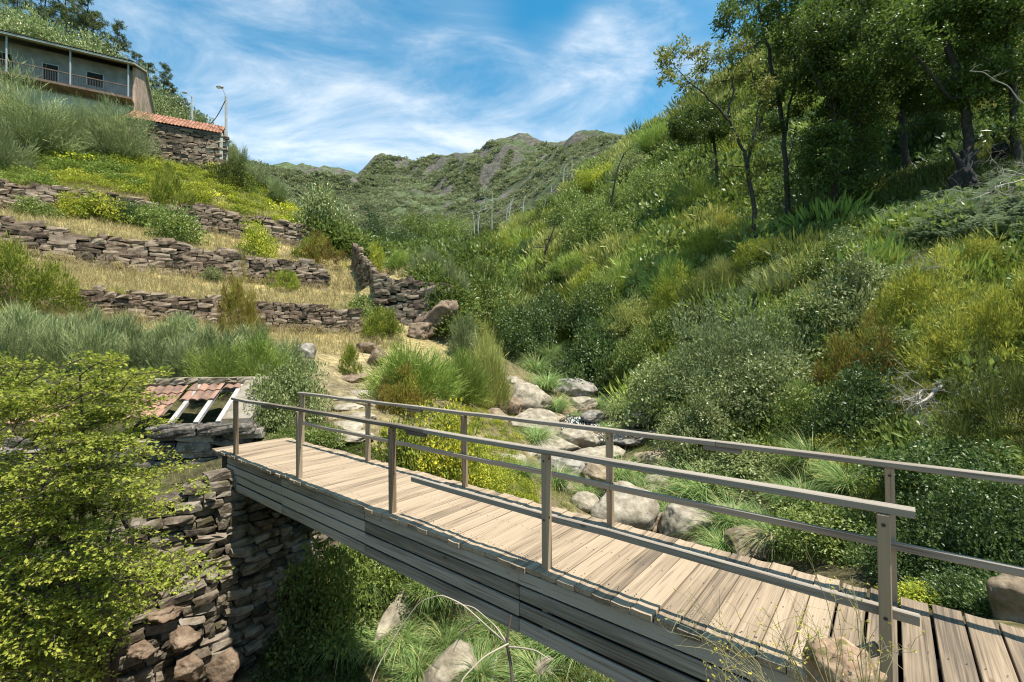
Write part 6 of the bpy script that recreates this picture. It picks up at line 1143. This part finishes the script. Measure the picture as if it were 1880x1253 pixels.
# ------------------------------------------------------------------ shrubs on the slope across the stream, one by one
HS = [('bigbush', 'leaf', 1085, 460, 120, 95, 'dark round oak shrub'), ('bigbush', 'leaf', 1052, 418, 100, 80, 'bright leaved oak shrub'), ('bigbush', 'leaf', 1128, 400, 90, 70, 'glossy oak shrub'), ('bigbush', 'leaf', 1195, 385, 110, 85, 'large leafy oak shrub'), ('bigbush', 'ygreen', 1098, 350, 80, 50, 'light green oak shrub'), ('bigbush', 'gray', 1165, 330, 90, 60, 'grey leaved shrub'), ('bigbush', 'dark', 965, 490, 50, 62, 'narrow dark shrub'), ('bigbush', 'leaf', 1010, 395, 60, 40, 'low leafy shrub'), ('bigbush', 'ygreen', 1085, 545, 70, 70, 'pale leafy sapling'), ('bigbush', 'leaf', 1005, 535, 60, 50, 'small leafy shrub'),
      ('bigheath', 'heathy', 1245, 440, 70, 45, 'yellow flowering heath'), ('bigheath', 'heathy', 1180, 470, 60, 40, 'golden heath'), ('bigheath', 'heath', 1290, 490, 110, 70, 'broad green heath'), ('bigbroom', 'broomg', 1150, 540, 120, 80, 'billowing green broom'), ('bigbroom', 'broomg', 1060, 505, 90, 55, 'feathery green broom'), ('bigbroom', 'olive', 1330, 540, 110, 80, 'brownish old broom'), ('bigbroom', 'broomg', 1230, 545, 120, 90, 'tall green broom'), ('bigbroom', 'broomg', 1285, 390, 130, 80, 'pale green broom'), ('bigbroom', 'broom', 1330, 345, 60, 40, 'silvery broom'), ('bigbroom', 'broomg', 1200, 290, 120, 70, 'soft green broom'), ('bigbush', 'dark', 1255, 275, 60, 40, 'dark leafy shrub'), ('bigheath', 'heathd', 1290, 590, 110, 90, 'shadowy dark heath'), ('bigheath', 'heath', 990, 585, 80, 45, 'low yellowish heath'), ('bigbush', 'leaf', 900, 520, 80, 60, 'bushy young alder'), ('bigheath', 'heath', 935, 470, 70, 36, 'low green heath'), ('bigbush', 'dark', 880, 450, 50, 40, 'dark bush'), ('bigbroom', 'olive', 1020, 455, 70, 40, 'olive broom'),
      ('bigheath', 'heath', 1390, 500, 110, 60, 'shaded green heath'), ('bigbroom', 'broom', 1420, 560, 120, 90, 'grey green broom'), ('bigheath', 'olive', 1160, 620, 120, 80, 'olive heath'), ('bigbush', 'leaf', 1240, 640, 110, 90, 'leafy hazel'), ('bigheath', 'heathy', 1340, 430, 70, 40, 'sunlit yellow heath'), ('bigbush', 'gray', 1440, 520, 90, 70, 'grey willow shrub'), ('bigheath', 'heathb', 1370, 460, 70, 50, 'rusty brown heath'), ('bigbush', 'dark', 1310, 345, 36, 30, 'small dark bush'), ('bigbush', 'leaf', 770, 455, 90, 70, 'leafy tree'), ('bigbush', 'dark', 690, 450, 60, 55, 'dark tree'), ('bigbush', 'leaf', 830, 455, 80, 60, 'rounded valley tree'), ('bigbush', 'dark', 735, 470, 80, 50, 'shady valley bush')]
for kind, mat, px, py, w_, h_, desc in HS:
    p = hit(px, py)
    if p is None: continue
    q = pix(p); shrub(kind, mat, px, py, w_, h_, p[1], where(desc, px, py-h_/2, p[1]), 'shrubs on the slope across the stream', ground=False)
# distant trees
for i, (px, py, h_, lab) in enumerate([(678, 418, 44, 'dark cypress like tree standing alone low on the mountain flank'), (531, 318, 10, 'little pine on the far left ridge line'.replace('far left', 'distant lower')), (549, 322, 12, 'second little pine further down the distant ridge line')]):
    p = hit(px, py+2, 60) 
    if p is None: continue
    Y = p[1]; r = empty('distant_tree', tuple(p)); s = h_/F*Y; mb = MB(); tube(mb, [(0, 0, 0), (.03*s, 0, s*.6)], [s*.04, s*.02], 6); mb.build('trunk', M_bark, r)
    V, Fq, rr, _ = CL[i]; mb = MB()
    for k in range(5): mb.add(V*np.array([.26, .26, .22])*s*rng.uniform(.8, 1.2)+np.array([rng.normal(0, .08), rng.normal(0, .08), .2+k*.16])*s, Fq, rr*.5)
    mb.build('crown', V_['dark'], r); tag(r, lab, 'tree')
# ------------------------------------------------------------------ dead trees
def snag(pts, Y, r0, mat, label, br=4, name='dead_tree', cat='dead tree', blen=.25, mode='stand'):
    Q = np.array([P(a, b, Y+(c if len(p) > 2 else 0)) for p in pts for a, b, c in [(*p, 0)[:3]]]); g = float(H(Q[0, 0], Q[0, 1])); 
    if mode == 'stand': Q[0, 2] = min(Q[0, 2], g)-.3
    if mode == 'lie': Q = np.array([hit(p[0], p[1], 12)+np.array([0, 0, .22]) for p in pts])
    b = Q[0].copy(); n = 4*len(Q); t = np.linspace(0, len(Q)-1, n); S = np.stack([np.interp(t, np.arange(len(Q)), Q[:, k]) for k in range(3)], 1)
    for _ in range(2): S[1:-1] = (S[:-2]+S[1:-1]*2+S[2:])/4
    o = MB(); tube(o, S-b, np.linspace(r0, r0*.35, n), 6); L = np.linalg.norm(S[-1]-S[0])
    for i in range(br):
        k = rng.integers(int(n*.4), n); d = unit(np.array([rng.normal(), rng.normal(), rng.uniform(.2, .9)])); tt = []; wtree(o, S[k]-b, d, L*blen*rng.uniform(.5, 1.1), r0*.35, 1, tt, .5, 5, 2)
    o = o.build(name, mat, loc=tuple(b), smooth=True); return tag(o, label, cat)
WB = [(('bush', 'leaf', 330, 425, 90, 50), 'ivy and bramble on the uppermost terrace wall near its middle'), (('bush', 'ygreen', 470, 440, 70, 36), 'small bramble at the far part of the uppermost terrace wall'), (('heath', 'heathb', 590, 470, 70, 46), 'tan grassy heath mound at the end of the uppermost terrace wall'), (('bush', 'dark', 235, 412, 60, 44), 'dark ivy between two brambles on the uppermost terrace wall'), (('heath', 'heath', 520, 525, 56, 34), 'low green heath at the foot of the middle terrace wall'), (('bush', 'leaf', 660, 580, 60, 40), 'bramble in the corner beside the stair wall'), (('bush', 'leaf', 700, 605, 66, 44), 'shrub filling the gap beside the retaining wall'), (('bush', 'gray', 390, 515, 40, 26), 'small grey shrub at the foot of the middle terrace wall'), (('bush', 'leaf', 60, 400, 80, 40), 'bramble at the foot of the uppermost terrace wall')]
for a, lab in WB: shrub(*a, 0 or [27.0, 29, 33, 36, 28, 27, 26, 26.5, 24.5][[w[1] for w in WB].index(lab)]+.0, lab)
for pts, Y, r0, lab, br in [([(880, 432), (877, 410), (882, 385), (892, 372)], 92, .26, 'bleached dead trunk curving over at its top, first of the white row', 6), ([(872, 425), (870, 400), (866, 385)], 92, .15, 'thin bleached trunk beside the curved first trunk of the white row', 3), ([(903, 414), (903, 385), (904, 352)], 93, .2, 'straight tall bleached trunk with short side branches', 5), ([(932, 405), (936, 385), (944, 358)], 94, .22, 'leaning bleached trunk in the pair of slanted white trunks', 2), ([(929, 408), (930, 390), (938, 368)], 95, .16, 'thinner partner in the pair of slanted white trunks', 2), ([(962, 388), (960, 375), (966, 358)], 97, .2, 'short bleached trunk with a split top on the ridge', 3), ([(996, 404), (997, 385), (1003, 368)], 88, .16, 'crooked bleached trunk beside the bright oak shrub', 3), ([(1033, 330), (1035, 310), (1043, 300)], 104, .2, 'bleached trunk bending on the upper ridge line', 3), ([(1050, 318), (1050, 300), (1050, 288)], 104, .16, 'straight bleached trunk standing on the upper ridge line', 1), ([(1012, 358), (1012, 350), (1013, 342)], 99, .15, 'stub of a bleached trunk on the ridge', 0), ([(1118, 280), (1121, 266), (1126, 256)], 112, .14, 'pale dead stem on the skyline near the slope crest', 3)]:
    p = hit(pts[0][0], pts[0][1]+6); Y = p[1] if p is not None and abs(p[1]-Y) < 60 else Y; snag(pts, Y, r0*.62*Y/95, M_white, lab, br)
for pts, mat, r0, lab, br in [([(997, 505), (1002, 480), (1000, 460), (1010, 440), (1019, 412)], M_bark, .20, 'dark forked snag with a curved grey trunk in the middle of the slope', 6), ([(1076, 476), (1075, 455), (1075, 430)], M_deadw, .11, 'thin bare post standing alone in the broom scrub', 0), ([(1117, 410), (1124, 360), (1134, 310), (1146, 280)], M_bark, .16, 'tall dark leaning pole of a dead tree', 2)]:
    p = hit(pts[0][0], pts[0][1]+4); snag(pts, p[1], r0, mat, lab, br, 'dead_snag')
snag([(1600, 362), (1655, 322), (1705, 282), (1755, 240), (1800, 214)], 26, .085, M_deadw, 'long fallen grey trunk with twigs lying across the shaded slope', 9, 'fallen_tree', 'fallen tree', .10, 'lie')
snag([(1886, 196), (1868, 182), (1852, 158), (1826, 148), (1806, 132), (1780, 131)], 21, .03, M_deadw, 'pale dead bough hanging among the dark oaks', 6, 'dead_bough', 'dead branch', .12, 'hang')
def char_stump(px, py, w_, h_, Y, lab):
    b = P(px, py, Y); s = w_/F*Y; hh = h_/F*Y; mb = MB(); V = rock_shape(77, 0, .9)*np.array([s*.3, s*.28, hh*.34]); mb.add(V+np.array([0, 0, hh*.3]), ICO_F, .3)
    for k in range(7): a = rng.uniform(-.5, .5); tube(mb, [(rng.uniform(-.2, .2)*s, 0, hh*.4), (rng.uniform(-.3, .3)*s, 0, hh*.75), (rng.uniform(-.55, .55)*s, rng.normal(0, .1), hh*rng.uniform(.9, 1.1))], [s*.12, s*.08, s*.03], 6)
    return tag(mb.build('charred_stump', M_char, loc=tuple(b), smooth=True), lab, 'stump')
char_stump(1770, 368, 62, 95, 22.5, 'black charred stump with jagged prongs above the ferns'); char_stump(1838, 290, 36, 46, 24, 'smaller charred stump beside the dead bough')
def deadbush(px, py, Y, dirn, L, r0, depth, lab, mat=None, split=4, bend=.5, spread=.75, starts=3):
    b = P(px, py, Y); mb = MB(); tt = []
    for i in range(starts): wtree(mb, np.zeros(3), unit(np.array(dirn, float)+rng.normal(0, .35, 3)), L*rng.uniform(.7, 1.1), r0, depth, tt, bend, 6, split, spread=spread, grav=-.03)
    return tag(mb.build('dead_branch', mat or M_deadw, loc=tuple(b), smooth=True), lab, 'dead branch')
deadbush(1730, 700, 10.5, (-1, -.5, -.30), .95, .05, 4, 'bleached fallen branch with a thick bent stem and fine twigs', starts=3)
deadbush(1850, 715, 8.6, (-1, -.4, -.45), .85, .024, 4, 'second bleached branch fanning down over the dark thicket', starts=3)
deadbush(1890, 330, 17, (-1, -.4, -.3), 1.4, .045, 4, 'tangled grey dead branch lying on the ferns', starts=3)
deadbush(1700, 500, 14, (-.4, -.4, .8), .55, .014, 4, 'grey twiggy dead heath among the yellow heaths', starts=4)
deadbush(1190, 560, 36, (-.5, -.4, .3), 1.0, .03, 3, 'small bleached branch caught in the scrub above the dense alder')
# ------------------------------------------------------------------ foreground twigs and flowers
def twig(lines_, lab, mats):
    b = P(*lines_[0][0][:2], lines_[0][0][2]); mb = MB()
    for ln_ in lines_:
        Q = np.array([P(a, c, y) for a, c, y in ln_]); n = 6*len(Q); t = np.linspace(0, len(Q)-1, n); S = np.stack([np.interp(t, np.arange(len(Q)), Q[:, k]) for k in range(3)], 1)
        for _ in range(3): S[1:-1] = (S[:-2]+S[1:-1]*2+S[2:])/4
        tk = lines_[0] is ln_; tube(mb, S-b, np.linspace(.013 if tk else .0065, .008 if tk else .0028, n), 6, mi=0 if tk else 1)
    return tag(mb.build('bare_branch', mats, loc=tuple(b), smooth=True), lab, 'branch')
twig([[(945, 1300, 2.9), (938, 1220, 3.0), (930, 1180, 3.0), (938, 1130, 3.05)], [(934, 1182, 3.0), (890, 1205, 2.9), (850, 1245, 2.8), (830, 1290, 2.7)], [(934, 1188, 3.0), (960, 1190, 2.95), (985, 1195, 2.9), (1010, 1212, 2.85)], [(930, 1180, 3.0), (910, 1150, 3.1), (870, 1115, 3.3), (835, 1108, 3.4)], [(930, 1180, 3.0), (905, 1160, 3.1), (850, 1110, 3.3), (810, 1092, 3.4), (770, 1105, 3.5), (730, 1160, 3.5), (690, 1230, 3.4), (672, 1290, 3.3)], [(880, 1140, 3.2), (850, 1160, 3.3), (832, 1195, 3.3)]], 'bare forked branch arching in front of the bridge side', [M_twig, plainmat('pale_twig', (.32, .27, .20), .8)])
M_stem = plainmat('dry_stem', (.22, .20, .09), .85)
for i, (px, py, Y, tx, ty, lab) in enumerate([(1480, 1290, 2.1, 1370, 1085, 'thin yellow flowered stems arching over the deck edge'), (1530, 1290, 2.0, 1480, 1040, 'tallest yellow flowered stem rising in front of the lower rail'), (1440, 1290, 2.1, 1240, 1120, 'low yellow flowered stems leaning against the bridge side'), (1590, 1290, 1.9, 1560, 1090, 'sparse flowered stems beside the orange lichen rock'), (1400, 1310, 1.9, 1300, 1190, 'dry seeding stems at the lower frame edge by the bridge')]):
    b = P(px, py, Y); top = P(tx, ty, Y+.15); r = empty('wildflower', tuple(b)); ms = MB(); mf = MB(); tips = []
    for k in range(9):
        e_ = (top-b)*rng.uniform(.45, 1.05)+rng.normal(0, .09, 3); m = e_*.5+np.array([rng.normal(0, .05), 0, .07]); tube(ms, [(0, 0, 0), m*.5+rng.normal(0, .01, 3), m, (m+e_)/2+np.array([0, 0, .015]), e_], [.0022, .002, .0017, .0013, .0008], 4, cap=False)
        for j in range(5): u = rng.uniform(.45, 1); c = m+(e_-m)*(2*u-1) if u > .5 else m; q = c+rng.normal(0, .05, 3)+np.array([0, 0, .03]); tube(ms, [c, (c+q)/2+rng.normal(0, .006, 3), q], [.0011, .0009, .0006], 3, cap=False); tips.append(q)
        tips.append(e_)
    tips = np.array(tips); sel_ = rng.random(len(tips)) < .55; t4 = np.repeat(tips[sel_], 4, 0); n_ = len(t4); leaves(mf, t4, rdir(n_, .3), rdir(n_, .5), rng.uniform(.007, .014, n_), .008)
    ms.build('stem', M_stem, r); mf.build('blossom', LM_('pale_flower_%d' % i, [(.50, .45, .12), (.75, .65, .12)], trans=.4, k=(1, 1, 1)), r); tag(r, lab, 'wildflower')
